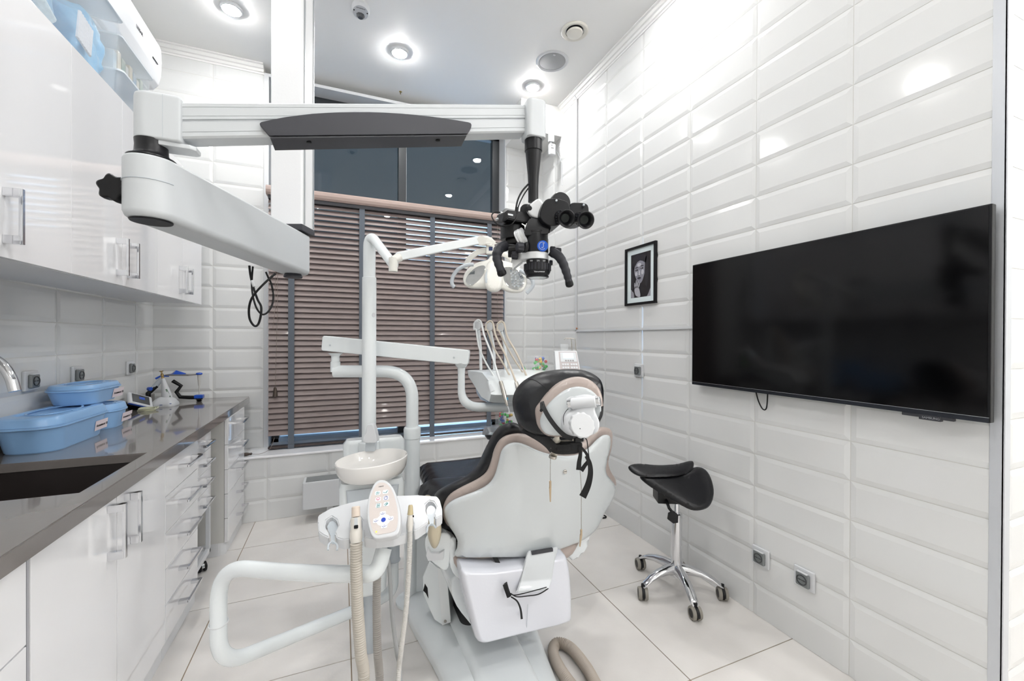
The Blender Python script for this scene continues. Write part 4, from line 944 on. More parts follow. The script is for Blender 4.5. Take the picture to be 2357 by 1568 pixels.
# camera module on the left
bm = B(); loft(bm, [[H(u, v, f) for u, v, f in r] for r in ([(1143, 497, .03), (1163, 478, .06), (1220, 490, .07), (1222, 490, .0), (1168, 482, -.03), (1160, 490, -.03)], [(1143, 512, .03), (1163, 500, .06), (1220, 515, .07), (1222, 515, .0), (1168, 503, -.03), (1156, 512, -.03)])]); bmesh.ops.bevel(bm, geom=list(bm.edges), offset=.002, segments=2, affect='EDGES'); cmx = link('camera_box', bm, M_HEADB, ms_, 40)
bm = B(); o = H(1169, 494, -.032); text(bm, '■', o, (H(1200, 498, -.01) - o), UP, .005); text(bm, 'CAMERA', o, V((0, 0, 1)), V((1, 0, 0)), .0001); bm.free()
bm = B(); q0 = H(1169, 491, -.0315); q1 = H(1181, 493.5, -.0235); prism(bm, [q0, q1, q1 - UP * .005, q0 - UP * .005], (EYE - q0).normalized() * .0006); link('camera_badge', bm, M_GREYP, cmx, 0)
c0 = H(1180, 505, .03); zc0 = c0.z
bm = B(); lathe(bm, [(0, .012), (.028, .012), (.029, .004), (.027, -.002), (.027, -.010), (.0285, -.012), (.0285, -.018), (.036, -.022), (.037, -.026), (.037, -.062), (.033, -.064), (0, -.064)], c0, UP, 44); link('camera_adapter', bm, M_HEADB, ms_)
bm = B(); tube(bm, [H(1170, 562, .03), H(1200, 548, .02), H(1222, 545, .01)], .021, 24); link('side_port', bm, M_HEADB, ms_)
bm = B(); a_ = (H(1208, 540, -.01) - H(1190, 550, .0)).normalized(); lathe(bm, [(0, 0), (.023, 0), (.0245, .002), (.0245, .005), (.023, .006), (.0245, .008), (.0245, .014), (.023, .015), (.0235, .024), (0, .024)], H(1192, 550, -.022), a_, 40); link('silver_ring', bm, M_SILV, ms_)
# knobs
def knob(u, v, f, r, L, dv, name='adjustment_knob', m_=M_GRIP):
    dv = V(dv).normalized(); a = H(u, v, f); x = dv.orthogonal().normalized(); y = dv.cross(x); bm = B()
    rng = lambda s: [((r * s + r * .07 * cos(8 * t)) * cos(t), (r * s + r * .07 * cos(8 * t)) * sin(t)) for t in [2 * pi * k / 48 for k in range(48)]]
    loft(bm, [[a + dv * h + x * p + y * q for p, q in rng(s)] for s, h in ((.7, 0), (.95, .002), (1, L * .2), (.93, L * .9), (.75, L))]); return link(name, bm, m_, ms_, 50)
knob(1205, 570, -.03, .0145, .022, -Rv * .9 - Fv * .35); knob(1192, 588, -.01, .012, .018, -Rv * .95 - Fv * .1); knob(1180, 585, .02, .010, .014, -Rv)
knob(1266, 577, -.01, .0125, .016, Rv); knob(1276, 577, -.012, .009, .020, Rv * .95 + Uv * -.05); knob(1264, 605, .0, .008, .010, Rv)
bm = B(); lathe(bm, [(0, 0), (.018, 0), (.019, .004), (.017, .010), (0, .010)], H(1212, 568, -.02), -Rv * .9 - Fv * .35, 36); link('knob_collar', bm, M_HEADB, ms_)
# handles
def hand(P, r, nm='handle'):
    bm = B(); Q = catmull([H(*p) for p in P], 8); n = len(Q)
    tube(bm, Q, lambda i: r[0] + (r[1] - r[0]) * i / n + (.0007 * cos(i * 1.0) if i > n * .3 else 0), 20); h = link(nm, bm, M_GRIP, ms_, 60)
    bm = B(); e = Q[-1]; dv = (Q[-1] - Q[-3]).normalized(); lathe(bm, [(0, 0), (r[1] * 1.14, -.002), (r[1] * 1.22, .004), (r[1] * 1.1, .010), (r[1] * .6, .013), (0, .014)], e, dv, 28); link('end_cap', bm, M_BLACK, h); return h
hand([(1163, 566, .01), (1152, 571, -.002), (1145, 581, -.014), (1144, 594, -.018), (1148, 609, -.02), (1154, 626, -.02)], (.0165, .0115))
hand([(1274, 581, -.01), (1286, 590, -.02), (1295, 604, -.025), (1302, 622, -.028), (1307, 639, -.03), (1310, 651, -.03)], (.0150, .0098))
bm = B(); tube(bm, [H(1160, 564, .01), H(1186, 567, .0), H(1206, 566, .0)], .006, 14); tube(bm, [H(1172, 575, .01), H(1206, 572, .0)], .013, 16); tube(bm, [H(1268, 580, -.01), H(1276, 586, -.012)], .012, 14); link('handle_bars', bm, M_HEADB, ms_)
# cables of the head
for nm, P, r in (('cable', [(1216, 424, .02), (1202, 440, .01), (1192, 460, 0), (1188, 480, -.01), (1189, 498, -.015), (1196, 508, 0), (1210, 516, .01)], .0028), ('cable', [(1217, 432, .03), (1206, 448, .02), (1196, 468, 0), (1191, 484, -.01)], .002), ('cable', [(1155, 490, .03), (1140, 488, .02), (1132, 496, .01), (1138, 510, 0), (1150, 519, -.01), (1165, 521, -.02), (1178, 516, -.025), (1187, 504, -.02), (1188, 490, -.015)], .002)):
    bm = B(); tube(bm, catmull([H(*p) for p in P], 8), r, 8); link(nm, bm, M_BLACKM, ms_)
bm = B(); tube(bm, [H(1190, 478, -.013), H(1188, 494, -.014)], .0055, 12); link('cable_clip', bm, M_BLACKM, ms_)
bm = B(); cyl(bm, H(1157, 492, .0), H(1152, 490, -.0), .004, 12); cyl(bm, H(1146, 504, .01), H(1142, 506, .005), .004, 12); link('camera_plugs', bm, M_SILV, ms_)
# looped cables below the lower arm
def LA(u, v, z=None): 
    t = max(0, min(1, (u - 350) / 325)); return at(u, v, .95 / (1 - t * (1 - .95 / 1.72)))
for k, P in enumerate(([(574, 612), (577, 636), (584, 664), (593, 690), (601, 706), (600, 728), (594, 747), (585, 750), (575, 735), (573, 712), (578, 690), (590, 672), (606, 655), (622, 640), (634, 630)], [(582, 614), (580, 640), (580, 665), (584, 690), (592, 712), (604, 724), (617, 718), (627, 700), (629, 680), (625, 655), (618, 640), (612, 626)])):
    bm = B(); tube(bm, catmull([at(u, v, 1.40 + .02 * k + .02 * sin(i)) for i, (u, v) in enumerate(P)], 8), .0036 if k == 0 else .0030, 10)
    cbx = link('looped_cable', bm, M_BLACKM, ms_)
    if k == 0:
        bm = B(); tube(bm, [at(580, 646, 1.4), at(585, 660, 1.4)], .0046, 12); link('cable_tag', bm, M_PLASW, cbx)
# ------------------------------------------------------------ dental unit: spittoon, poles, delivery arm, lamp
M_UNIT = mat('unit_white_enamel', '#e3e8ea', .2, coat=.35, var=.01, bump=.003)
M_CERAM = mat('spittoon_ceramic', '#eceae7', .1, coat=.5, var=.01, bump=.002)
UD = 1.8
def U(u, v, d=UD): return at(u, v, d)
uc = U(855, 1080); un = thing('dental_unit', (uc.x, uc.y, 0), 'white spittoon unit with round basin and two tall white posts', 'dental unit')
def vert(u, d): p = at(u, 900, d); return V((p.x, p.y, 0))
def zat(v, d): return at(1178, v, d).z
# body
BDp = 1.66; q_ = BDp / 1.8; uc = U(855, 1080, BDp + .03); un.location = (uc.x, uc.y, 0)
def zq(z): return 1.28 - (1.28 - z) * q_
Mu = frame((uc.x, uc.y + .02, 0), (1, 0, 0), (0, 1, 0)); bm = B()
def ur(w, d, z, r=.03, ox=0, oy=0): return [Mu @ V(((x + ox * 1) * q_, (y + oy) * q_, zq(z))) for x, y in rrect(w, d, r, 6)]
loft(bm, [ur(.11, .12, .165), ur(.125, .14, .18), ur(.135, .15, .36), ur(.17, .17, .40), ur(.25, .22, .47), ur(.265, .24, .54), ur(.265, .24, .655), ur(.25, .22, .675)]); link('body', bm, M_UNIT, un, 50)
bm = B(); loft(bm, [ur(.19, .02, .44, .008, 0, -.125), ur(.20, .03, .60, .01, 0, -.12), ur(.21, .03, .655, .01, 0, -.118)]); link('front_panel', bm, M_GREYC, un, 50)
bm = B(); loft(bm, [ur(.29, .08, .60, .03, .03, .225), ur(.29, .08, .765, .03, .03, .225), ur(.26, .06, .785, .025, .03, .225)]); link('shoulder', bm, M_UNIT, un, 50)
bm = B(); lathe(bm, [(0, 0), (.03, 0), (.03, .26), (0, .26)], (uc.x, uc.y + .02, .0), seg=24); link('foot', bm, M_GREYC, un)
# basin, rim tilted a little
rc = U(856, 1055.5, BDp); tilt = V((0, 0, 1)) - HOR * .075; tilt.normalize()
bm = B(); R = .1385; pz = R / .157
lathe(bm, [(0, -.088 * pz), (R * .45, -.088 * pz), (R * .70, -.084 * pz), (R * .86, -.070 * pz), (R * .955, -.044 * pz), (R * .993, -.014 * pz), (R, 0), (R * .985, .003), (R * .965, 0), (R * .93, -.025), (R * .82, -.048), (R * .64, -.060), (R * .3, -.064), (0, -.066)], rc, tilt, 64, xd=HOR); bw = link('basin', bm, M_CERAM, un)
bm = B(); lathe(bm, [(0, .004), (.018, .003), (.022, 0)], rc + tilt * -.066, tilt, 24); link('drain', bm, M_CHROME, bw)
# cup filler hook
bm = B(); P = smooth2([(846, 978), (856, 977), (861, 985), (865, 1000), (867, 1018), (852, 1020), (836, 1018), (836, 1005), (841, 998), (843, 986)], 3)
prism(bm, [U(u, v, 1.73) for u, v in P], Fv * .035, .004, 3); cf = link('cup_filler', bm, M_PLASW, un, 50)
bm = B(); prism(bm, [U(u, v, 1.765) for u, v in ((841, 1012), (865, 1012), (862, 1040), (840, 1040))], Fv * .025, .003); link('filler_neck', bm, M_GREYC, un)
# light post
LD = 1.875; lp = vert(849.5, LD); r1 = .0308; zc = zat(640, LD)
bm = B(); lathe(bm, [(0, .62), (.040, .62), (.048, .63), (.048, zat(1028, LD)), (.045, zat(1018, LD)), (r1 + .002, zat(1016, LD))], lp, seg=40); link('post_collar', bm, M_UNIT, un)
bm = B(); lathe(bm, [(0, .62), (r1, .62), (r1, zc - .003), (r1 - .002, zc), (.0268, zc + .0005), (0, zc + .0005)], lp, seg=40); post = link('light_post', bm, M_UNIT, un)
bm = B(); lathe(bm, [(0, 0), (.009, .0), (.010, .0015), (.009, .003), (0, .003)], V((lp.x, lp.y, zat(727, LD))) + HOR * .025 - FWD * .016, HOR * .8 - FWD * .6, 20); link('post_plug', bm, M_PLASW, post)
ztop = zat(556, LD); bm = B(); e = at(907, 612, 1.72)
path = fillet([V((lp.x, lp.y, zc - .01)), V((lp.x, lp.y, ztop + .035)), V((e.x, e.y, e.z))], .075, 14)
tube(bm, path, [.0270 - .0072 * min(1, max(0, (i - 4) / (len(path) - 5))) for i in range(len(path))], 28); link('bent_tube', bm, M_UNIT, post)
# delivery post
DPD = 2.02; dp = vert(949, DPD); rr = .0372
bm = B(); lathe(bm, [(0, .0), (.075, 0), (.075, .012), (rr, .02), (rr, zat(1010, DPD)), (.040, zat(1009, DPD)), (.041, zat(988, DPD)), (.037, zat(984, DPD)), (.0300, zat(983, DPD)), (0, zat(983, DPD))], dp, seg=40); dpo = link('delivery_post', bm, M_UNIT, un)
zb_ = zat(858, DPD); left = at(769, 855, 1.99); left.z = zb_ + .0
bm = B(); P = fillet([V((dp.x, dp.y, zat(990, DPD))), V((dp.x, dp.y, zb_ + .004)), V((left.x, left.y, at(769, 855, 1.99).z))], .14, 16); tube(bm, P, .0295 / 1.0, 28); link('swing_tube', bm, M_UNIT, dpo)
bm = B(); c = at(772, 856, 1.99); lathe(bm, [(0, -.0), (.0225, 0), (.0225, .048), (.019, .05), (.019, .075), (.026, .082), (.034, .09), (0, .09)], c + V((0, 0, .0)), UP, 32); link('elbow_stub', bm, M_UNIT, dpo)
# parallelogram beam
a_, b_ = at(758, 791, 1.99), at(1069, 822, 1.99)
ub = (b_ - a_).normalized(); sb = V((ub.y, -ub.x, 0)).normalized(); sb = -sb if sb.dot(FWD) > 0 else sb; nb = ub.cross(sb); nb = nb if nb.z > 0 else -nb
LB = (b_ - a_).length; Mbm = frame(a_, ub, nb)
bm = B(); P = [(x + LB / 2, y) for x, y in rrect(LB + .045, .071, .010, 5)]; z_ = V((Mbm[0][2], Mbm[1][2], Mbm[2][2])); prism(bm, [Mbm @ V((x, y, 0)) - z_ * .032 for x, y in P], z_ * .064, .004, 3); bmm = link('beam', bm, M_UNIT, un, 50)
bm = B(); bx(bm, (LB * .60, .033, -.018), (LB * .68, .0355, .018), .001, M=Mbm); link('beam_inlay', bm, M_PLASW, bmm)
for f in (.028, .93):
    bm = B(); c = a_ + ub * (LB * f) + sb * .0325 - nb * .006; cyl(bm, c, c + sb * .001, .0045, 12); link('screw_cap', bm, M_GREYC, bmm)
c = at(1062, 841, 1.99); bm = B(); lathe(bm, [(0, .012), (.034, .012), (.026, -.004), (.0185, -.012), (.0175, -.03), (.0175, -.036)], c, UP, 32); link('beam_stub', bm, M_UNIT, bmm)
P = fillet([c + V((0, 0, -.02)), V((c.x, c.y, at(1063, 937, 1.99).z)), at(1175, 938, 1.99), at(1215, 936, 2.02)], [.13, .02], 14)
bm = B(); tube(bm, P, [.0165 + .0055 * min(1, i / 8) for i in range(len(P))], 28); link('head_support_tube', bm, M_UNIT, bmm)
# delivery head (instrument table)
dh = thing('delivery_head', at(1190, 935, 1.98), 'white instrument table with three upright hose rods behind the headrest', 'instrument table')
def DH(u, v, d): return at(u, v, d)
# cross-sections from left to right: (u, near depth offsets)
bm = B()
def dsec(k):
    # k 0..1 left to right; profile back-top, front-top, front-lip, front-bottom, belly, back-bottom
    o = V((0, 0, 0)); sh = HOR * (k * .46)
    w = [(1076, 853, 2.16), (1110, 858, 2.03), (1124, 876, 1.90), (1130, 908, 1.86), (1126, 925, 1.90), (1108, 914, 1.97), (1092, 886, 2.10), (1078, 866, 2.16)]
    return [DH(*p) + sh for p in w]
def blend(k, s, dz=0):
    P = dsec(k); c = sum(P, V((0, 0, 0))) / len(P); return [c + (p - c) * s + V((0, 0, dz)) for p in P]
loft(bm, [blend(0, 1), blend(.04, 1.04), blend(.12, 1.05, .0), blend(.5, 1.08, .004), blend(.85, 1.05, 0), blend(1, .95)]); bmesh.ops.bevel(bm, geom=[e for e in bm.edges if e.is_boundary is False and len(e.link_faces) == 2 and e.calc_face_angle(0) > .5], offset=.006, segments=3, affect='EDGES'); link('table_body', bm, M_UNIT, dh, 40)
bm = B(); prism(bm, [DH(1094, 888, 2.085), DH(1110, 914, 1.96), DH(1122, 926, 1.92), DH(1106, 920, 2.0), DH(1097, 905, 2.05)], HOR * .10); link('clear_edge', bm, mat('pale_blue_clear', '#b8c8dc', .15, coat=.4, var=.1), dh, 30)
for k, u in enumerate((1131, 1157, 1183)):
    bm = B(); c = DH(u, 905, 1.885); bxc(bm, c + V((0, 0, .012)), (.032, .004, .05), .002, 2, None); bm.free()
    bm = B(); tube(bm, [DH(u - 3, 877, 1.905) + HOR * .0, DH(u + 4, 902, 1.868)], .014, 16, flat=.4, up=(EYE - DH(u, 890, 1.88))); link('holder_groove', bm, M_GREYP, dh, 50)
rods = ((1099, 748, 1107, 852, 0), (1126, 750, 1138, 852, 1), (1152, 751, 1164, 851, 2))
heads = []
for (u0, v0, u1, v1, k) in rods:
    a, b = at(u1, v1 + 1, 2.12), at(u0 + 3, v0 + 12, 2.10); bm = B(); tube(bm, fillet([a, at(u1 - 1, 800, 2.12), b], .1, 8), .0075, 14); rd = link('hose_rod', bm, M_UNIT, dh)
    h = at(u0, v0, 2.10); bm = B(); prism(bm, [at(u0 + x, v0 + y, 2.09) for x, y in smooth2([(-10, -2), (-8, -7), (-2, -9), (5, -7), (8, 0), (7, 8), (2, 12), (-4, 12), (-9, 6)], 2)], Fv * .03, .003); link('hose_hook', bm, M_PLASW, rd, 50)
    heads.append(h)
M_HOSEW = mat('white_silicone_hose', '#d9dcdd', .4, var=.03); M_HOSEB = mat('beige_silicone_hose', '#c6bcae', .4, var=.03)
M_STEEL = mat('satin_steel', '#b9b4ad', .25, metal=.9, var=.06)
ins = (('white hose instrument, first from the left on the white table', M_HOSEW, [(1096, 760), (1103, 800), (1120, 838), (1140, 870), (1150, 886)], (1152, 882), (1168, 935), 1.90),
       ('beige hose instrument, middle one on the white table', M_HOSEB, [(1122, 762), (1136, 800), (1157, 835), (1172, 862), (1181, 874)], (1188, 884), (1196, 908), 1.92),
       ('beige hose instrument, right one beside the black headrest', M_HOSEB, [(1148, 762), (1165, 795), (1185, 830), (1204, 858), (1213, 872)], (1216, 880), (1222, 900), 1.98))
for k, (lb_, mh, P, a, b, d) in enumerate(ins):
    t = thing('handpiece', at(*a, d - .03), lb_, 'handpiece', 'instruments with hoses on the white table')
    hk = rods[k]; top = (hk[0] + 2, hk[1] - 11)
    pts = [at(u, v, 2.07 - (2.07 - d) * i / 4 * .8) for i, (u, v) in enumerate(P)]
    bm = B(); tube(bm, catmull([at(hk[0] - 7, hk[1] - 4, 2.08), at(hk[0] - 8, hk[1] + 10, 2.07)] + pts, 8), .0042, 10); link('hose', bm, mh, t)
    bm = B(); q = [at(hk[0] - 6, hk[1] - 6, 2.075), at(*top, 2.075), at(hk[0] + 9, hk[1] - 4, 2.07), at(hk[0] + 16, hk[1] + 25, 2.03), at((hk[0] + a[0]) / 2 + 6, (hk[1] + a[1]) / 2, 1.98), at(a[0] - 4, a[1] - 14, d - .02), at(a[0], a[1], d - .03)]
    tube(bm, catmull(q, 8), .0048, 10); link('hose', bm, mh, t)
    A_, B_ = at(a[0], a[1] - 4, d - .03), at(*b, d - .07); Lh = (B_ - A_).length
    bm = B(); lathe(bm, [(0, 0), (.008, 0), (.0095, .006), (.0095, Lh * .35), (.0105, Lh * .38), (.010, Lh * .7), (.006, Lh * .95), (.004, Lh), (0, Lh)], A_, B_ - A_, 24); link('handle', bm, M_STEEL, t)
    if k == 0:
        bm = B(); tube(bm, [B_, at(1170, 940, d - .07), at(1172, 947, d - .07), at(1170, 953, d - .07)], .0026, 10); link('nozzle', bm, M_PLASW, t)
        bm = B(); bxc(bm, at(1168, 918, d - .065), (.006, .006, .012), .002); link('button', bm, mat('light_blue_button', '#5fb0d6', .35), t)
# things standing on the table
def capbox_(u, v, d, s, n, label, cols, seed):
    random.seed(seed); c = at(u, v, d); t = thing('cap_box', c, label, 'box', 'clear boxes of coloured caps')
    w = s / 2; bm = B()
    for lo, hi in (((-w, -w, 0), (w, w, .002)), ((-w, -w, 0), (-w + .002, w, s)), ((w - .002, -w, 0), (w, w, s)), ((-w, -w, 0), (w, -w + .002, s)), ((-w, w - .002, 0), (w, w, s))): bx(bm, c + V(lo), c + V(hi))
    link('clear_box', bm, mat('clear_acrylic', '#eef2f4', .08, alpha=.10, coat=.5, var=.01, bump=0), t, 0)
    for i in range(n):
        p = c + V((random.uniform(-w + .009, w - .011), random.uniform(-w + .011, 0), .008 + random.random() ** 1.2 * (s - .02))); dv = V((random.uniform(-1, 1), random.uniform(-1, 1), random.uniform(-1, 1))).normalized()
        bm = B(); lathe(bm, [(0, 0), (.007, 0), (.0078, .001), (.0078, .009), (.005, .012), (0, .012)], p, dv, 12)
        cc_ = random.choice(cols); link('cap', bm, mat('cap_' + cc_, '#' + cc_, .4, var=.05, bump=0), t)
        if i % 2 == 0: bm = B(); tube(bm, [p, p - dv * .012], .0042, 8); link('vial', bm, mat('vial_white', '#dfe2e0', .3, alpha=.7, bump=0), t)
    return t
G_, R_, B_c, Y_ = '38b64a', 'c8343c', '1d50b0', 'd8b43a'
capbox_(1238, 856, 2.20, .085, 34, 'clear box of green and red caps on the back of the white table', [G_, G_, G_, R_, Y_, B_c], 3)
capbox_(1203, 856, 2.22, .034, 8, 'low row of green caps beside the clear cap box', [G_, G_, B_c], 5)
sd = thing('side_tray', (at(1185, 1000, 2.32).x, at(1185, 1000, 2.32).y, 0), 'steel instrument tray behind the black backrest', 'tray')
c = at(1172, 992, 2.32); bm = B(); loft(bm, [[c + HOR * x + FWD * y + V((0, 0, z)) for x, y in rrect(w, l, .02, 5)] for w, l, z in ((.24, .17, -.03), (.27, .20, -.003), (.29, .22, 0), (.29, .22, .002), (.26, .19, .0), (.235, .165, -.027))]); link('tray', bm, M_ALU, sd)
pc = c + HOR * .09; bm = B(); cyl(bm, (pc.x, pc.y, 0), (pc.x, pc.y, c.z - .03), .015); lathe(bm, [(0, 0), (.10, 0), (.10, .01), (.016, .02)], (pc.x, pc.y, 0), seg=32); link('stand', bm, M_GREYC, sd)
capbox_(1165, 985, 2.30, .095, 42, 'clear box of mixed coloured caps under the white table, beside the headrest', [G_, R_, B_c, B_c, R_, Y_, G_], 9)
cpd = thing('display_panel', at(1305, 862, 2.12), 'white control panel with small lit display behind the black headrest', 'control panel')
A0, A1 = at(1276, 808, 2.14), at(1328, 808, 2.14); C0, C1 = at(1280, 862, 2.04), at(1338, 862, 2.04)
bm = B(); prism(bm, [A0, A1, C1, C0], Fv * .05 , .004, 3); link('case', bm, M_PLASW, cpd, 40)
bl = lambda s, t, off: (A0 * (1 - s) + A1 * s) * (1 - t) + (C0 * (1 - s) + C1 * s) * t + ((A1 - A0).cross(C0 - A0)).normalized() * off
sg = 1 if ((A1 - A0).cross(C0 - A0)).dot(EYE - A0) > 0 else -1
def face(nm, s0, s1, t0, t1, off, m_, par=cpd):
    bm = B(); P = [bl(s0, t0, 0), bl(s1, t0, 0), bl(s1, t1, 0), bl(s0, t1, 0)]; n = ((A1 - A0).cross(C0 - A0)).normalized() * sg; prism(bm, [p + n * off for p in P], n * .0008); return link(nm, bm, m_, par, 0)
fp = face('fascia', .18, .96, .04, .96, .0, mat('taupe_fascia', '#b5adad', .4)); face('screen_surround', .24, .92, .08, .48, .001, M_GREYP, cpd)
face('display', .36, .80, .12, .34, .002, mat('lit_display', '#cfe9f6', .3, bump=0, emit=.35, var=.05))
for i in range(4): face('key', .42 + i * .1, .49 + i * .1, .41, .46, .002, mat('grey_key', '#8f8b8d', .4))
for r_ in range(2):
    for i in range(6):
        s = .28 + i * .1 + (.05 if i > 2 else 0); face('key', s, s + .075, .56 + r_ * .13, .64 + r_ * .13, .002, M_PLASW)
bt = thing('bottle_holder', at(1310, 808, 2.2), 'clear cup and bent steel rods above the control panel', 'holder')
bm = B(); lathe(bm, [(0, 0), (.019, 0), (.022, .045), (.021, .045), (.018, .003)], at(1299, 812, 2.16), UP, 24); link('cup', bm, mat('clear_acrylic', '#eef2f4', .08, alpha=.10), bt)
for du in (0, 9):
    bm = B(); tube(bm, catmull([at(1317 + du, 812, 2.17), at(1315 + du, 785, 2.17), at(1312 + du, 780, 2.17), at(1302 + du * .5, 779, 2.17), at(1298 + du, 782, 2.17)], 6), .0022, 8); link('rod', bm, M_STEEL, bt)

# ------------------------------------------------------------ operating lamp
ol = thing('operating_lamp', at(1140, 600, 1.95), 'white operating lamp with two mirror reflectors on its jointed arm', 'lamp')
M_LAMPW = mat('lamp_cream_white', '#e4e3dd', .28, coat=.25, var=.01)
bm = B(); e2 = at(905, 606, 1.72); tube(bm, [e2 + V((0, 0, -.035)), e2 + V((0, 0, .022))], .018, 24)
e3 = at(920, 592, 1.74); tube(bm, [e2 + V((0, 0, .012)), e3], [.017, .019], 20); link('elbow', bm, M_LAMPW, ol)
a_, b_ = at(917, 591, 1.74), at(1104, 553, 1.92); ub2 = (b_ - a_).normalized(); sb2 = V((ub2.y, -ub2.x, 0)).normalized(); nb2 = ub2.cross(sb2); nb2 = nb2 if nb2.z > 0 else -nb2
bm = B(); Ma = frame(a_, ub2, nb2); z_ = V((Ma[0][2], Ma[1][2], Ma[2][2])); Ln = (b_ - a_).length
prism(bm, [Ma @ V((x + Ln / 2, y, 0)) - z_ * .015 for x, y in rrect(Ln + .03, .036, .015, 6)], z_ * .03, .004, 3); sa = link('spring_arm', bm, M_UNIT, ol, 50)
bm = B(); loft(bm, [[at(u, v, d) for u, v, d in r] for r in ([(1100, 544, 1.92), (1112, 542, 1.92), (1112, 562, 1.92), (1100, 566, 1.92)], [(1118, 543, 1.90), (1132, 544, 1.92), (1126, 562, 1.92), (1112, 565, 1.9)], [(1135, 552, 1.92), (1145, 556, 1.93), (1140, 566, 1.93), (1128, 564, 1.92)])]); bmesh.ops.bevel(bm, geom=list(bm.edges), offset=.006, segments=3, affect='EDGES'); tube(bm, [at(1108, 554, 1.90), at(1108, 554, 1.945)], .021, 24); link('knuckle', bm, M_LAMPW, ol, 50)
bm = B(); prism(bm, [at(u, v, 1.925) for u, v in ((1119, 560), (1138, 561), (1139, 585), (1118, 584))], Fv * .03, .005, 3); yk = link('yoke_stem', bm, M_LAMPW, ol, 50)
bm = B(); prism(bm, [at(u, v, 1.9235) for u, v in ((1125, 568), (1134, 568), (1134, 577), (1125, 577))], Fv * .003, .001); link('badge', bm, mat('navy_badge', '#22315c', .3), yk)
bm = B(); tube(bm, catmull([at(u, v, 1.94) for u, v in ((1140, 577), (1120, 576), (1100, 581), (1084, 592), (1074, 607), (1070, 618))], 6), .013, 16, flat=.5, up=Fv); tube(bm, catmull([at(u, v, 1.94) for u, v in ((1130, 577), (1150, 580), (1172, 592), (1186, 606), (1192, 618))], 6), .013, 16, flat=.5, up=Fv); link('yoke', bm, M_LAMPW, ol, 60)
O = smooth2([(1066, 646), (1068, 632), (1080, 616), (1100, 604), (1122, 598), (1128, 590), (1140, 589), (1152, 598), (1176, 605), (1198, 618), (1211, 636), (1213, 652), (1205, 668), (1190, 673), (1170, 671), (1150, 664), (1110, 663), (1082, 662), (1070, 656)], 3)
bm = B(); pillow(bm, O, lambda u, v: at(u, v, 1.93 - (v - 590) * .0009), Fv - Uv * .2, .012, .05, 14, 9); lh = link('reflector_housing', bm, M_LAMPW, ol, 60)
M_MIR = mat('mirror_reflector', '#c9cbcc', .06, metal=1, var=.25, scale=35, bump=.05, bscale=40)
for P in ([(1072, 648), (1078, 632), (1095, 616), (1112, 611), (1118, 618), (1110, 636), (1096, 651), (1082, 658)], [(1158, 618), (1180, 616), (1198, 628), (1206, 642), (1205, 658), (1192, 667), (1172, 662), (1160, 646)]):
    bm = B(); O2 = smooth2(P, 3); pillow(bm, O2, lambda u, v: at(u, v, 1.93 - (v - 590) * .0009 - .0135), Fv - Uv * .2, .0015, .004, 3, 7); link('reflector', bm, M_MIR, ol, 60)
bm = B()
for i in range(8):
    for j in range(6):
        u = 1176 + i * 4.4 + j * .8; v = 624 + j * 6.5 + (i % 2) * 3
        if _inside(V((u, v)), [V(p) for p in [(1172, 622), (1194, 626), (1205, 643), (1203, 657), (1190, 665), (1176, 660)]]):
            p = at(u, v, 1.93 - (v - 590) * .0009 - .0165); n = V((random.uniform(-.3, .3), -1, random.uniform(-.5, .1))).normalized(); bxc(bm, (0, 0, 0), (.008, .011, .0015), M=frame(p, HOR, UP - n * UP.dot(n)))
fc = link('mirror_facets', bm, mat('facet_mirror', '#dfe6ea', .12, metal=.5, var=.3, scale=60, mix='#9aa3aa', bump=0), lh, 0); fc['kind'] = 'stuff'
bm = B(); O3 = smooth2([(1119, 612), (1128, 600), (1142, 601), (1154, 612), (1157, 630), (1157, 655), (1150, 669), (1136, 673), (1122, 668), (1115, 655), (1114, 632)], 3); pillow(bm, O3, lambda u, v: at(u, v, 1.885 - (v - 590) * .0006), Fv, .022, .03, 11, 7); cvv = link('bulb_cover', bm, M_LAMPW, ol, 60)
bm = B(); pillow(bm, smooth2([(1118, 630), (1123, 618), (1126, 632), (1124, 648), (1118, 652), (1116, 640)], 3), lambda u, v: at(u, v, 1.865 - (v - 590) * .0006), Fv, .002, .004, 4, 3); link('cover_window', bm, M_GREYC, cvv, 60)
for P in ([(1090, 609), (1072, 611), (1055, 620), (1044, 634), (1040, 648), (1042, 657), (1046, 661)], [(1196, 622), (1212, 632), (1224, 644), (1227, 655), (1222, 665), (1212, 675)]):
    bm = B(); tube(bm, catmull([at(u, v, 1.86) for u, v in P], 8), .0085, 16); link('grab_handle', bm, M_GREYC, ol)

# ------------------------------------------------------------ assistant console with suction hoses
def onplane(p0, p1, p2):
    n = (p1 - p0).cross(p2 - p0).normalized(); k = (p0 - EYE).dot(n)
    return lambda u, v, dz=0: EYE + ray(u, v) * (k / ray(u, v).dot(n) + dz)
Cn = onplane(at(735, 1185, 1.215), at(1012, 1145, 1.29), at(880, 1238, 1.13))
co = thing('assistant_console', at(880, 1262, 1.18), 'white assistant console with oval keypad and hose holders in front of the spittoon', 'console')
O = [(731, 1203), (732, 1186), (760, 1170), (800, 1158), (845, 1148), (900, 1141), (960, 1139), (1006, 1142), (1012, 1150), (1018, 1172), (1017, 1186), (1002, 1194), (1000, 1184), (1005, 1166), (998, 1154), (988, 1152), (979, 1160), (979, 1176), (986, 1190), (985, 1202), (962, 1218), (952, 1222), (951, 1204), (946, 1184), (938, 1184), (934, 1206), (936, 1228), (905, 1236), (865, 1240), (838, 1238), (836, 1220), (834, 1196), (826, 1186), (812, 1188), (806, 1206), (806, 1240), (790, 1242), (775, 1238), (771, 1226), (779, 1210), (775, 1196), (763, 1188), (751, 1196), (748, 1212), (757, 1228), (758, 1238), (745, 1232), (733, 1224)]
dn = (-UP * .92 + FWD * .15).normalized()
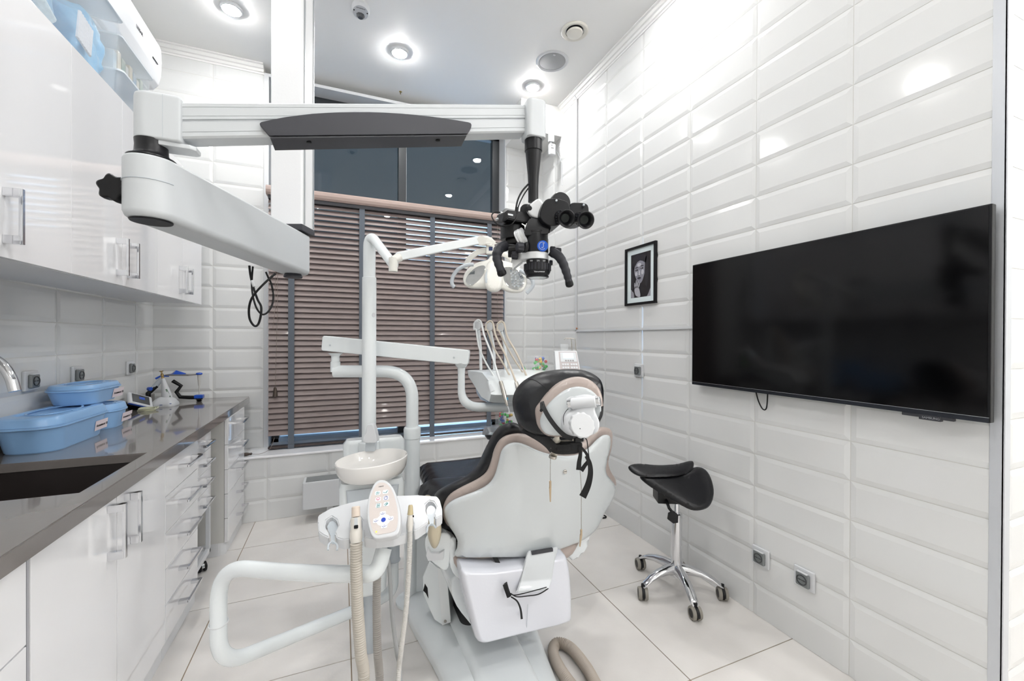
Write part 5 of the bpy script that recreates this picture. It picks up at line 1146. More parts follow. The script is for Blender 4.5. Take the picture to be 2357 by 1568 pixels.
bm = B(); prism(bm, [Cn(u, v) for u, v in O][::-1], dn * .032, 0); bmesh.ops.bevel(bm, geom=[e for e in bm.edges if e.calc_length() < .2], offset=.0028, segments=2, affect='EDGES', clamp_overlap=True); link('shelf', bm, M_PLASW, co, 50)
for P in ([(765, 1189), (752, 1204), (760, 1224), (762, 1240), (770, 1240), (770, 1224), (778, 1206)], [(992, 1153), (981, 1168), (987, 1188), (990, 1200), (998, 1198), (999, 1184), (1005, 1166)]):
    bm = B(); prism(bm, [Cn(u, v) + dn * .012 for u, v in smooth2(P, 2)], dn * .003, 0); hl = link('empty_holder', bm, M_GREYC, co, 30)
    u, v = P[3]; bm = B(); tube(bm, catmull([Cn(u - 8, v + 16) + dn * .014, Cn(u - 6, v + 4) + dn * .012, Cn(u + 4, v - 2) + dn * .012, Cn(u + 13, v + 6) + dn * .012, Cn(u + 13, v + 16) + dn * .014][:4 if u > 900 else 5], 5), .0028, 8); link('wire_clip', bm, M_GREYC, hl)
E1 = [(878, 1104), (890, 1107), (903, 1120), (913, 1143), (920, 1172), (922, 1200), (918, 1224), (908, 1233), (884, 1238), (864, 1240), (853, 1228), (846, 1202), (844, 1172), (849, 1140), (858, 1118), (867, 1107)]
Kp = onplane(at(878, 1104, 1.215), at(864, 1240, 1.09), at(914, 1228, 1.10))
kn_ = ((Kp(918, 1170) - Kp(850, 1170)).cross(Kp(880, 1230) - Kp(880, 1110))).normalized(); kn_ = kn_ if kn_.dot(EYE - Kp(880, 1170)) > 0 else -kn_
bm = B(); prism(bm, [Kp(u, v) for u, v in smooth2(E1, 3)], -kn_ * .026, .004, 3); kp = link('keypad', bm, M_PLASW, co, 50)
E2 = [((u - 883) * .85 + 883, (v - 1172) * .88 + 1171) for u, v in E1]
bm = B(); prism(bm, [Kp(u, v) + kn_ * .0002 for u, v in smooth2(E2, 3)], kn_ * .0008, 0); link('keypad_face', bm, mat('keypad_taupe', '#cfc6c2', .4, var=.02), kp, 0)
kx = (Kp(900, 1168) - Kp(870, 1172)).normalized(); ky = kn_.cross(kx); ky = ky if ky.z > 0 else -ky; PX = .00124
def kface(nm, u, v, P, off, m_, par=None):
    M = Matrix((kx, ky, kn_)).transposed().to_4x4(); M.translation = Kp(u, v) + kn_ * off; bm = B(); prism(bm, [M @ V((x * PX, y * PX, 0)) for x, y in P], kn_ * .0004); return link(nm, bm, m_, par or kp, 0)
def kln(bm, u, v, L, off=.0022, r=.0006):
    M = Matrix((kx, ky, kn_)).transposed().to_4x4(); M.translation = Kp(u, v) + kn_ * off
    for P in L: tube(bm, [M @ V((x * PX, y * PX, 0)) for x, y in P], r, 6, flat=.4, up=kn_)
M_TEAL = mat('icon_teal', '#1f8f8d', .5); M_PINK = mat('icon_pink', '#cf6d86', .5); M_NAVY = mat('icon_navy', '#2c3f9c', .5); M_KEYW = mat('key_white', '#eef0f6', .4)
ic = {0: (M_TEAL, [[(-3, 3), (-3, -3), (3, -3), (3, 3)], [(0, 4), (0, -1)], [(-1.5, 1), (0, -1), (1.5, 1)]]), 1: (M_TEAL, [[(-5, 0), (-3, -2), (2, -3), (5, 3)], [(1, -1), (4, 1)]]),
      2: (M_PINK, [[(4 * cos(t), 1 + 2.4 * sin(t)) for t in [2 * pi * k / 14 for k in range(15)]], [(-2.5, -2), (2.5, -2)]]), 3: (M_NAVY, [[(4 * cos(t), 4 * sin(t)) for t in [2 * pi * k / 16 for k in range(17)]], [(0, 0), (1.5, 4)]]),
      4: (M_TEAL, [[(-3, -4), (-3, 4), (3, 4), (3, -4), (-3, -4)], [(1.5 * cos(t), 1.5 * sin(t)) for t in [2 * pi * k / 10 for k in range(11)]]]), 5: (M_TEAL, [[(-4, -1), (1, 4), (4, 1), (-1, -4), (-4, -1)], [(-1, -1), (2, 2)], [(0, -2), (3, 1)]])}
for i, (u, v) in enumerate(((869.6, 1136), (887.6, 1133), (870.6, 1150), (888.6, 1147), (871.5, 1164.5), (889.5, 1161))):
    b = kface('key', u, v, rrect(12.5, 10, 2.5, 3), .0012, M_KEYW); bm = B(); kln(bm, u, v, ic[i][1]); link('icon', bm, ic[i][0], b, 0) if False else link('key_icon', bm, ic[i][0], kp, 0)
kface('key_pad_ring', 883, 1198, [(15 * cos(t), 13 * sin(t)) for t in [2 * pi * k / 28 for k in range(28)]], .0012, M_KEYW)
kface('blue_key', 883, 1197.5, [(5 * cos(t), 5 * sin(t)) for t in [2 * pi * k / 20 for k in range(20)]], .0020, mat('key_blue', '#1740b4', .4))
for u, v in ((881.5, 1183), (866, 1199.5), (899, 1194.5), (884.5, 1211.5)):
    kface('key', u, v, rrect(13, 10, 2.5, 3), .0014, M_KEYW); bm = B(); kln(bm, u, v, [[(-4.5, 0), (-1.5, -2.5), (2, -1.5), (5, 1)], [(0, 3), (0, 2)], [(-1, 1), (1, 0)]], .0024, .0005); link('key_icon', bm, M_NAVY, kp, 0)
bm = B(); M = Matrix((kx, ky, kn_)).transposed().to_4x4(); o = Kp(883.5, 1118.5) + kn_ * .0012; text(bm, 'OVIRX', o, -kx, -ky, .0048, .0003); link('keypad_lettering', bm, M_INK, kp, 0)
kface('indicator', 866.5, 1225, [(1.6 * cos(t), 1.6 * sin(t)) for t in [2 * pi * k / 12 for k in range(12)]], .0016, mat('green_indicator', '#c8f03c', .4, emit=1.2, bump=0))
# tubular loop arm carrying the console
P = fillet([at(884, 1262, 1.19), at(868, 1322, 1.16), at(700, 1320, 1.20), at(503, 1304, 1.27), at(503, 1535, 1.24), at(860, 1388, 1.76), at(905, 1362, 1.80), at(905, 1285, 1.80)], [.11, .2, .105, .085, .12, .06], 14)
bm = B(); tube(bm, resample(P, .008), .0225, 28); lo2 = link('loop_arm', bm, M_UNIT, co)
c = at(503, 1434, 1.255); bm = B(); tube(bm, [c + V((.0245 * cos(t), .0245 * sin(t), .003 * sin(t))) for t in [2 * pi * k / 32 for k in range(33)]], .002, 8, False); link('clip_ring', bm, M_PLASW, lo2)
bm = B(); lathe(bm, [(0, 0), (.005, 0), (.006, .003), (.004, .007), (0, .008)], at(489, 1455, 1.255), -CR, 16); link('bolt', bm, M_ALU, lo2)
bm = B(); c = at(905, 1285, 1.80); lathe(bm, [(0, -.01), (.030, -.01), (.031, -.006), (.027, -.003), (.027, .10), (0, .10)], c, UP, 32); link('pivot_sleeve', bm, M_GREYC, lo2)
# suction handpieces hanging in the holders
def hosething(nm, label, cat, grp=None): return thing(nm, at(820, 1240, 1.13), label, cat, grp)
sx_ = thing('suction_handpiece', at(819, 1245, 1.14), 'large suction handpiece with thick ribbed beige hose in the console', 'suction hose')
def S(u, v, d=1.135): return at(u, v, d)
top = S(819, 1166, 1.15); bt_ = S(820, 1250, 1.12); L = (bt_ - top).length; dv = (bt_ - top)
bm = B(); lathe(bm, [(.0, .028), (.0125, .028), (.014, .032), (.0145, L * .62), (.0165, L * .70), (.0165, L * .86), (.0135, L), (0, L)], top, dv, 32); link('handle', bm, mat('warm_grey_handle', '#d3cfc8', .4, var=.02), sx_)
bm = B(); lathe(bm, [(.0055, .008), (.006, .0), (.009, -.0005), (.011, .002), (.0112, .015), (.0115, .026), (.0, .03)], top, dv, 30); link('tip', bm, mat('beige_tip', '#d6c8bb', .45), sx_)
bm = B(); f = (EYE - top).normalized(); bxc(bm, (0, 0, 0), (.009, .028, .003), .001, 2, frame(top + dv * .46 + f * .0138, kx, -dv)); sl_ = link('slider_slot', bm, M_GREYP, sx_)
bm = B(); bxc(bm, (0, 0, 0), (.011, .009, .006), .002, 2, frame(top + dv * .56 + f * .0155, kx, -dv)); link('slider', bm, M_BLACK, sx_)
bm = B(); hose(bm, catmull([S(820, 1248, 1.12), S(820, 1300, 1.12), S(823, 1400, 1.13), S(830, 1500, 1.14), S(836, 1600, 1.14), V((-.0, .98, .10)), V((.10, 1.0, .02)), V((.30, 1.02, .017))], 8), .0150, .0068, .075, 18); link('hose', bm, mat('ribbed_beige_hose', '#bab4aa', .45, var=.08), sx_)
s2 = thing('suction_hose', at(868, 1340, 1.22), 'second ribbed grey hose hanging behind the loop arm', 'suction hose')
bm = B(); hose(bm, catmull([S(868, 1326, 1.24), S(867, 1400, 1.23), S(869, 1500, 1.22), S(874, 1590, 1.22), V((.08, 1.06, .10)), V((.18, 1.08, .02)), V((.32, 1.08, .014))], 8), .0114, .006, .075, 16); link('hose', bm, mat('ribbed_grey_hose', '#a5a19b', .5, var=.08), s2)
s3_ = thing('saliva_ejector', at(945, 1225, 1.15), 'slim saliva ejector with thin ribbed hose in the console', 'suction hose')
top = S(945, 1163, 1.17); bt_ = S(944, 1222, 1.15); dv = bt_ - top; L = dv.length
bm = B(); lathe(bm, [(0, L * .38), (.0065, L * .38), (.0075, L * .5), (.0085, L * .75), (.006, L), (0, L)], top, dv, 24); link('handle', bm, mat('warm_grey_handle', '#d3cfc8', .4), s3_)
bm = B(); lathe(bm, [(.003, .006), (.0035, 0), (.005, -.0005), (.0063, .003), (.0083, L * .38), (0, L * .4)], top, dv, 24); link('tip', bm, mat('tan_tip', '#b9ab88', .45), s3_)
bm = B(); bxc(bm, top + dv * .44 + CR * .008, (.004, .004, .005), .001); link('lever', bm, M_BLACK, s3_)
bm = B(); hose(bm, catmull([S(944, 1221, 1.15), S(942, 1290, 1.15), S(935, 1400, 1.16), S(923, 1500, 1.17), S(916, 1580, 1.17), V((.11, .98, .10)), V((.18, .96, .02)), V((.33, .95, .011))], 8), .0068, .0042, .06, 14); link('hose', bm, mat('ribbed_pale_hose', '#c4c2be', .45, var=.05), s3_)
s4 = thing('air_hose', at(893, 1275, 1.2), 'flat plain grey hose between the ribbed hoses', 'hose')
bm = B(); tube(bm, catmull([S(893, 1276, 1.2), S(898, 1340, 1.2), S(903, 1420, 1.2), S(913, 1500, 1.2), S(921, 1568, 1.2), V((.13, 1.02, .10)), V((.2, 1.04, .015)), V((.33, 1.04, .010))], 8), [.0035 if i < 3 else .0056 for i in range(57)], 12); link('hose', bm, mat('plain_grey_hose', '#9b9d9e', .4), s4)
# ------------------------------------------------------------ dental chair seen from behind
CX0 = .62
def bky(x, z, o=0): return 1.275 + .25 * (.97 - z) + .55 * (x - CX0) ** 2 + o
def onback(u, v, o=0):
    Y = 1.33
    for _ in range(7): p = atY(u, v, Y); Y = bky(p.x, p.z, o)
    return p
ch = thing('dental_chair', (.58, 1.6, 0), 'large dental chair with white back shell, taupe edging and black upholstery cover', 'dental chair')
BD = V((0, .97, -.24))
# base plate on the floor
bm = B(); O = smooth2([(.315, 2.05), (.285, 1.95), (.29, 1.84), (.315, 1.70), (.34, 1.55), (.352, 1.40), (.36, 1.2), (.38, 1.02), (.46, .92), (.62, .92), (.69, 1.0), (.715, 1.2), (.735, 1.36), (.765, 1.52), (.80, 1.70), (.81, 1.92), (.79, 2.10), (.6, 2.2), (.42, 2.16)], 3)
def mound(O, prof):
    c = sum((V((p[0], p[1], 0)) for p in O), V((0, 0, 0))) / len(O)
    return loft(B(), [[V((c.x + (p[0] - c.x) * k, c.y + (p[1] - c.y) * k, z)) for p in O] for k, z in prof])
link('base', mound(O, [(1, .002), (1.0, .030), (.985, .040), (.95, .052), (.88, .063), (.76, .071), (.55, .076), (.25, .078)]), M_UNIT, ch, 60)
link('base_ridge', mound(smooth2([(.43, 1.95), (.43, 1.55), (.46, 1.1), (.62, 1.1), (.66, 1.5), (.68, 1.9), (.6, 2.05), (.5, 2.05)], 3), [(1, .065), (.97, .078), (.88, .090), (.7, .098), (.4, .101), (.15, .102)]), M_UNIT, ch, 60)
# pedestal
bm = B(); cxp, cyp = .585, 1.80
def rr3(w, l, z, r=.05, ox=0, oy=0): return [V((cxp + ox + x, cyp + oy + y, z)) for x, y in rrect(w, l, r, 6)]
loft(bm, [rr3(.26, .36, .05), rr3(.24, .32, .12), rr3(.24, .30, .40), rr3(.30, .40, .45)]); link('pedestal', bm, mat('black_bellows', '#1c1d20', .6), ch, 50)  # pedestal in plain black
# side cover of the lift (the tall white leg at left)
def sidep(P, X0, X1, nm, m_, bev=.004):
    bm = B(); prism(bm, [V((X0, p.y, p.z)) for p in [atX(u, v, X0) for u, v in P]], (X1 - X0, 0, 0), bev); return link(nm, bm, m_, ch, 50)
bm = B(); d1 = 1.74
prism(bm, [at(u, v, 1.74) for u, v in ((988, 1292), (1008, 1306), (1024, 1316), (1036, 1432), (1017, 1440), (999, 1428), (984, 1395), (974, 1370), (972, 1330))], Fv * .20, .006, 2); lc_ = link('lift_cover', bm, M_UNIT, ch, 50)
bm = B(); prism(bm, [at(u, v, 1.7395) for u, v in ((1006, 1306), (1028, 1318), (1038, 1433), (1017, 1441))], Fv * .012, .002); link('lift_cover_edge', bm, M_PLAS, lc_, 30)
bm = B(); prism(bm, [at(u, v, 1.7385) for u, v in ((978, 1344), (984, 1354), (986, 1378), (980, 1366), (974, 1360))], Fv * .004); link('cover_hole', bm, M_BLACK, lc_, 0)
bm = B(); lathe(bm, [(0, 0), (.006, 0), (.006, -.003), (0, -.004)], at(1025, 1430, 1.738), Fv, 14); link('screw', bm, M_STEEL, lc_)
# curved white housing at the far left foot
bm = B(); prism(bm, [at(u, v, 2.0) for u, v in smooth2([(934, 1240), (960, 1236), (990, 1240), (996, 1300), (990, 1352), (965, 1368), (945, 1360), (935, 1335)], 2)], Fv * .22, .012, 3); link('foot_housing', bm, M_UNIT, ch, 50)
# big white rear box
O = smooth2([(1062, 1322), (1078, 1317), (1130, 1317), (1200, 1307), (1270, 1290), (1300, 1283), (1310, 1292), (1317, 1330), (1320, 1380), (1320, 1425), (1312, 1438), (1262, 1452), (1200, 1466), (1130, 1484), (1108, 1487), (1096, 1476), (1085, 1432), (1070, 1370)], 2)
bm = B(); block(bm, O, lambda u, v: atY(u, v, 1.335), (.08, 1, 0), .40, (14, .03), n=6); rb = link('rear_housing', bm, mat('housing_lilac_white', '#d8dae2', .22, coat=.25, var=.01), ch, 60)
bm = B(); block(bm, smooth2([(1040, 1335), (1070, 1328), (1095, 1400), (1106, 1478), (1085, 1440), (1062, 1412), (1044, 1380)], 2), lambda u, v: atY(u, v, 1.48), (0, 1, 0), .25, (4, .01)); link('side_housing', bm, M_UNIT, ch, 60)
bm = B(); tube(bm, [atY(1215, 1392, 1.329), atY(1213, 1430, 1.331), atY(1212, 1458, 1.34)], .0009, 6); link('seam', bm, M_GREYC, rb)
# seat frame rim and seat
bm = B(); loft(bm, [[V((x, y, z)) for x, y, z in r] for r in (
    [(.36, 1.53, .50), (.86, 1.53, .50), (.86, 1.53, .44), (.80, 1.53, .40), (.44, 1.53, .40), (.37, 1.53, .44)],
    [(.35, 1.9, .51), (.86, 1.9, .51), (.86, 1.9, .45), (.80, 1.9, .41), (.44, 1.9, .41), (.36, 1.9, .45)],
    [(.40, 2.35, .53), (.83, 2.35, .53), (.82, 2.35, .49), (.78, 2.35, .46), (.46, 2.35, .46), (.41, 2.35, .49)])]); bmesh.ops.bevel(bm, geom=list(bm.edges), offset=.012, segments=3, affect='EDGES'); link('seat_frame', bm, M_PLAS, ch, 50)
bm = B(); pillow(bm, smooth2([(1036, 1278), (1046, 1305), (1070, 1322), (1105, 1328), (1190, 1316), (1262, 1298), (1304, 1282), (1322, 1262), (1325, 1240), (1200, 1250), (1060, 1262)], 2), lambda u, v: atY(u, v, 1.455), (0, 1, 0), .03, .16, 16, 18); link('seat_underside', bm, M_TAUPE, ch, 60)
bm = B(); pillow(bm, smooth2([(1316, 1290), (1345, 1270), (1356, 1240), (1366, 1195), (1340, 1180), (1310, 1200), (1300, 1260)], 2), lambda u, v: atY(u, v, 1.52), (0, 1, 0), .01, .12, 8, 10); link('seat_wing', bm, M_UNIT, ch, 60)
bm = B(); pillow(bm, smooth2([(1034, 1290), (1037, 1240), (1050, 1240), (1052, 1300), (1068, 1322), (1080, 1330), (1060, 1334), (1042, 1318)], 2), lambda u, v: atY(u, v, 1.44), (0, 1, 0), .004, .06, 4, 8); link('seat_wing', bm, M_UNIT, ch, 60)
# seat cushions (black cover)
def cushion(nm, m_, X0, X1, Ya, Yb, z, h, r=.07, sag=0, dx=0):
    bm = B(); O = smooth2([(X0 + r * .3, Ya), (X1 - r * .3, Ya), (X1, Ya + r * .6), (X1, (Ya + Yb) / 2), (X1 - dx, Yb - r * .6), (X1 - dx - r * .5, Yb), (X0 + dx + r * .5, Yb), (X0 + dx, Yb - r * .6), (X0, (Ya + Yb) / 2), (X0, Ya + r * .6)], 3)
    pillow(bm, O, lambda x, y: V((x, y, z - sag * (1 - ((x - (X0 + X1) / 2) / ((X1 - X0) / 2)) ** 2))), (0, 0, -1), h, .04, r, .035); return link(nm, bm, m_, ch, 60)
cushion('leg_cushion', M_LEATHER, .395, .83, 1.93, 2.36, .525, .068, .06, .006, .01)
cushion('seat_cushion', M_LEATHER, .345, .87, 1.50, 2.02, .535, .092, .09, .015, .0)
# backrest: cover, taupe roll, white shell
bk = smooth2([(1147, 990), (1133, 1013), (1119, 1042), (1104, 1072), (1076, 1097), (1036, 1116), (1004, 1140), (1006, 1180), (1017, 1215), (1034, 1232), (1052, 1240), (1120, 1236), (1300, 1200), (1385, 1120), (1392, 1020), (1375, 1005), (1330, 1035), (1262, 1032), (1225, 1000), (1206, 984), (1184, 973), (1162, 976)], 3)
bm = B(); pillow(bm, bk, lambda u, v: onback(u, v, .085), BD, .04, .09, 18, 16); link('backrest_cover', bm, M_LEATHER, ch, 60)
tp_ = smooth2([(1022, 1196), (1020, 1176), (1024, 1156), (1038, 1136), (1066, 1119), (1098, 1103), (1120, 1086), (1131, 1062), (1139, 1034), (1152, 1011), (1172, 1000), (1202, 998), (1234, 1009), (1264, 1022), (1300, 1030), (1336, 1022), (1356, 1002), (1376, 985), (1396, 984), (1407, 996), (1406, 1030), (1398, 1062), (1404, 1085), (1415, 1104), (1414, 1122), (1390, 1150), (1300, 1190), (1100, 1210), (1040, 1215)], 3)
bm = B(); pillow(bm, tp_, lambda u, v: onback(u, v, .040), BD, .028, .035, 17, 15); link('backrest_pad', bm, M_TAUPE, ch, 60)
sh = smooth2([(1050, 1282), (1052, 1262), (1053, 1246), (1046, 1230), (1031, 1207), (1023, 1186), (1025, 1168), (1040, 1153), (1064, 1142), (1098, 1129), (1124, 1114), (1138, 1096), (1147, 1068), (1154, 1040), (1165, 1025), (1184, 1018), (1206, 1022), (1236, 1036), (1270, 1046), (1300, 1049), (1332, 1045), (1356, 1030), (1375, 1011), (1390, 1001), (1401, 1003), (1404, 1018), (1401, 1040), (1394, 1070), (1394, 1088), (1403, 1102), (1413, 1114), (1416, 1128), (1410, 1148), (1399, 1168), (1388, 1186), (1376, 1212), (1358, 1232), (1334, 1247), (1304, 1259), (1270, 1271), (1236, 1280), (1200, 1283), (1130, 1283)], 3)
bm = B(); pillow(bm, sh, lambda u, v: onback(u, v), BD, .022, .022, 13, 13); shl = link('back_shell', bm, mat('shell_shaded_white', '#c6cbcd', .12, coat=.7, var=.01, bump=.003), ch, 60)  # white shell greyed in colour to carry its back-lit shade
sc_ = onback(1300.5, 1086, -.0225); bm = B(); lathe(bm, [(0, 0), (.0065, 0), (.0075, -.002), (.0065, -.003), (0, -.003)], sc_, BD, 24); scr = link('shell_screw', bm, M_STEEL, shl)
bm = B(); bxc(bm, sc_ - BD * .0032, (.012, .001, .0016)); link('screw_slot', bm, M_DARKG, scr, 0) if False else link('screw_slot', bm, M_DARKG, shl, 0)
# grey hinge bracket under the shell
bm = B(); Y_b = 1.345
loft(bm, [[atY(u, v, Y) for u, v, Y in r] for r in ([(1214, 1268, 1.352), (1284, 1258, 1.345), (1284, 1266, 1.375), (1214, 1276, 1.38)], [(1204, 1306, 1.335), (1276, 1296, 1.33), (1278, 1300, 1.40), (1206, 1310, 1.41)], [(1196, 1340, 1.325), (1270, 1332, 1.32), (1272, 1336, 1.40), (1198, 1344, 1.41)], [(1188, 1366, 1.30), (1262, 1358, 1.295), (1266, 1352, 1.38), (1188, 1358, 1.39)])])
bmesh.ops.bevel(bm, geom=list(bm.edges), offset=.004, segments=2, affect='EDGES'); hb = link('hinge_bracket', bm, M_GREYP, ch, 50)
bm = B(); prism(bm, [atY(u, v, 1.3415) for u, v in ((1225, 1271), (1273, 1263), (1273, 1270), (1225, 1278))], (0, .01, 0)); link('bracket_slot', bm, M_DARKG, hb, 0)
# armrest
bm = B(); a0, a1 = at(1001, 1225, 1.40), at(982, 1150, 1.78)
def arm_r(c, w, h, k=1): return [c + V((x * w, 0, z * h)) for x, z in [(cos(t) * (1 - .18 * (1 - sin(t)) * .5), sin(t)) for t in [2 * pi * q / 24 for q in range(24)]]]
am = (a1 - a0); rs = []
for f, s in ((-.035, .35), (-.025, .7), (0, .93), (.08, 1), (.5, .95), (.9, .85), (1.0, .6), (1.02, .2)): rs.append(arm_r(a0 + am * f, .026 * s, .060 * (s if f < .3 else s * (1 - .45 * f))))
loft(bm, rs); link('armrest', bm, M_BEIGE, ch, 60)
bm = B(); prism(bm, [at(u, v, 1.47) for u, v in smooth2([(980, 1236), (996, 1231), (1020, 1228), (1036, 1233), (1040, 1250), (1036, 1290), (1028, 1316), (1010, 1308), (990, 1292), (981, 1276), (977, 1255)], 2)], Fv * .12, .008, 3); link('armrest_support', bm, M_UNIT, ch, 50)
bm = B(); prism(bm, [at(u, v, 1.455) for u, v in ((984, 1262), (991, 1274), (1010, 1275), (1022, 1268), (1020, 1290), (985, 1293), (980, 1280))], Fv * .02, .003); link('armrest_clip', bm, M_PLASW, ch, 40)

# ------------------------------------------------------------ headrest
def hd(o):      # plate tilted: top leans to the patient
    return lambda u, v: at(u, v, 1.215 + o + (930 - v) * .0005 + (1310 - u) * .0005)
HDv = (FWD * .93 - UP * .10 + HOR * -.2).normalized()
bm = B(); O = smooth2([(1200, 985), (1188, 965), (1181, 940), (1180, 918), (1188, 896), (1206, 876), (1236, 860), (1266, 853), (1300, 850), (1336, 851), (1362, 859), (1378, 872), (1385, 892), (1386, 915), (1383, 950), (1370, 985), (1340, 1006), (1290, 1014), (1240, 1008)], 3)
pillow(bm, O, hd(.075), HDv, .055, .05, 40, 14); hc = link('headrest_cover', bm, M_LEATHER, ch, 60)
bm = B(); tube(bm, catmull([hd(.018)(u, v) for u, v in ((1216, 873), (1232, 876), (1252, 890), (1262, 901))], 6), .0012, 6); link('cover_seam', bm, M_BLACK, hc)
bm = B(); O = smooth2([(1240, 985), (1233, 960), (1233, 940), (1243, 925), (1258, 905), (1280, 884), (1306, 871), (1332, 867), (1355, 873), (1373, 888), (1383, 908), (1386, 935), (1380, 965), (1360, 990), (1310, 1004), (1262, 1004)], 3)
pillow(bm, O, hd(.022), HDv, .024, .03, 17, 12); link('headrest_pad', bm, M_TAUPE, ch, 60)
bm = B(); O = smooth2([(1247, 988), (1243, 968), (1250, 948), (1264, 928), (1284, 909), (1304, 896), (1325, 890), (1346, 892), (1364, 901), (1378, 918), (1383, 940), (1380, 962), (1366, 984), (1330, 998), (1295, 1003), (1262, 1001)], 3)
pillow(bm, O, hd(-.006), HDv, .012, .014, 9, 11); pl_ = link('headrest_plate', bm, MATS['shell_shaded_white'], ch, 60)  # plate shares the shell's darkened white, shading put into the colour
K = lambda u, v, o=0: hd(-.02 + o)(u, v)
bm = B(); pillow(bm, smooth2([(1320, 922), (1324, 913), (1345, 908), (1364, 911), (1369, 922), (1368, 945), (1373, 958), (1378, 975), (1372, 995), (1350, 1004), (1318, 1004), (1300, 995), (1293, 975), (1297, 955), (1312, 944), (1320, 936)], 3), lambda u, v: K(u, v, -.006), HDv, .020, .03, 10, 9); hj = link('headrest_joint', bm, M_PLASW, ch, 60)
bm = B(); l0, l1 = K(1307, 931, -.018), K(1382, 924, -.018); dv = (l1 - l0); cyl(bm, l0 + dv * .12, l1 - dv * .12, .0165, 28, .002); link('hinge_barrel', bm, M_PLASW, ch)
for s in (0, 1):
    a = l0 if s == 0 else l1 - dv * .17; bm = B(); cyl(bm, a, a + dv * .17, .0135, 28, .002); link('hinge_cap', bm, M_CHROME, ch)
bm = B(); prism(bm, [K(u, v, .0) for u, v in ((1304, 920), (1312, 914), (1322, 913), (1322, 925), (1306, 927))], HDv * .02, .002); prism(bm, [K(u, v, .0) for u, v in ((1362, 911), (1376, 911), (1382, 920), (1370, 924))], HDv * .02, .002); link('hinge_lugs', bm, M_PLASW, pl_, 50)
kc = K(1341, 979, -.052); kd = (-HDv * .96 + UP * .10 - HOR * .05).normalized(); bm = B()
x = kd.orthogonal().normalized(); y = kd.cross(x); rk = lambda s, g: [((.0345 * s + .0014 * cos(12 * t) * g) * cos(t), (.0345 * s + .0014 * cos(12 * t) * g) * sin(t)) for t in [2 * pi * k / 96 for k in range(96)]]
loft(bm, [[kc + kd * h + x * (p * .92) + y * q for p, q in rk(s, g)] for s, g, h in ((.85, 0, -.02), (1, 1, -.017), (1.03, 1, -.004), (.98, .3, .001), (.90, 0, .002))]); kb = link('headrest_knob', bm, M_PLASW, ch, 50)
bm = B(); lathe(bm, [(0, 0), (.0015, 0), (0, .0006)], kc + kd * .002 + x * .012, kd, 8); link('knob_mark', bm, M_INK, kb, 0)
bm = B(); tube(bm, catmull([K(1312, 938, -.012), K(1304, 945, -.014), (K(1297, 958, -.014)), K(1297, 972, -.014), K(1300, 983, -.014)], 6), .0009, 6); link('wire', bm, M_BLACKM, pl_)
# post into the backrest
bm = B(); p0, p1 = at(1286, 992, 1.235), at(1273, 1052, 1.29); cyl(bm, p0, p1, .0115, 24); link('headrest_post', bm, mat('ivory_metal', '#d8d2c6', .3, metal=.3), ch)
bm = B(); pc_ = at(1273, 1048, 1.272); cyl(bm, pc_, at(1271, 1056, 1.272), .012, 20, .002); link('post_tip', bm, M_STEEL, ch)
bm = B(); prism(bm, [at(u, v, 1.30) for u, v in ((1236, 992), (1300, 1004), (1298, 1012), (1262, 1008))], Fv * .01); prism(bm, [at(u, v, 1.285) for u, v in ((1288, 1006), (1322, 1010), (1330, 1022), (1285, 1018))], Fv * .012); link('headrest_bracket', bm, mat('ivory_metal', '#d8d2c6', .3), ch, 0)
# straps (black webbing)
M_WEB = mat('black_webbing', '#0c0d10', .7, var=.2, bump=.15, bscale=400)
def strap(P, w, par=ch, nm='strap', th=.0016, mm=M_WEB, nrm=None):
    Q = catmull(P, 8); bm = B(); L_, R_ = [], []; n = len(Q)
    for i, q in enumerate(Q):
        t = (Q[min(i + 1, n - 1)] - Q[max(0, i - 1)]).normalized(); f = (EYE - q).normalized() if nrm is None else V(nrm); s = t.cross(f).normalized(); ww = w[0] + (w[1] - w[0]) * i / n if isinstance(w, tuple) else w; f2 = s.cross(t)
        L_.append([q + s * ww / 2 + f2 * th / 2, q - s * ww / 2 + f2 * th / 2, q - s * ww / 2 - f2 * th / 2, q + s * ww / 2 - f2 * th / 2])
    loft(bm, L_); return link(nm, bm, mm, par, 40)
strap([K(1247, 925, .005), K(1252, 940, -.012), K(1264, 962, -.018), K(1282, 986, -.02), K(1300, 1003, -.02), K(1318, 1010, -.015)], .013)
strap([K(1386, 935, .03), K(1384, 955, .0), K(1376, 972, -.004)], .008)
bm = B(); tube(bm, [K(1246, 929, -.004), K(1246, 946, -.012)], .004, 10); lathe(bm, [(.002, 0), (.0045, 0), (.0045, .001), (.002, .001)], K(1245.5, 945, -.017), -HDv, 16); link('zip_pull', bm, M_BLACK, ch)
strap([at(1205, 985, 1.33), at(1240, 1004, 1.27), at(1262, 1020, 1.24), at(1275, 1035, 1.235)], .030)
bm = B(); prism(bm, [at(u, v, 1.245) for u, v in smooth2([(1266, 1020), (1300, 1020), (1335, 1018), (1341, 1026), (1336, 1042), (1310, 1047), (1280, 1046), (1264, 1036)], 2)], Fv * .02, .003, 2); bkn = link('strap_bundle', bm, M_WEB, ch, 50)
bm = B(); prism(bm, [at(u, v, 1.236) for u, v in ((1280, 1024), (1314, 1022), (1316, 1038), (1282, 1039))], Fv * .012, .003); bxc(bm, at(1332, 1012, 1.24), (.03, .012, .014), .003); link('buckle', bm, M_BLACK, bkn)
strap([at(1335, 1028, 1.24), at(1336, 1045, 1.235), at(1333, 1065, 1.24), at(1332, 1082, 1.245)], (.008, .016))
strap([at(1338, 1030, 1.24), at(1350, 1045, 1.235), at(1354, 1060, 1.235), at(1346, 1072, 1.24), at(1338, 1084, 1.245)], (.007, .013))
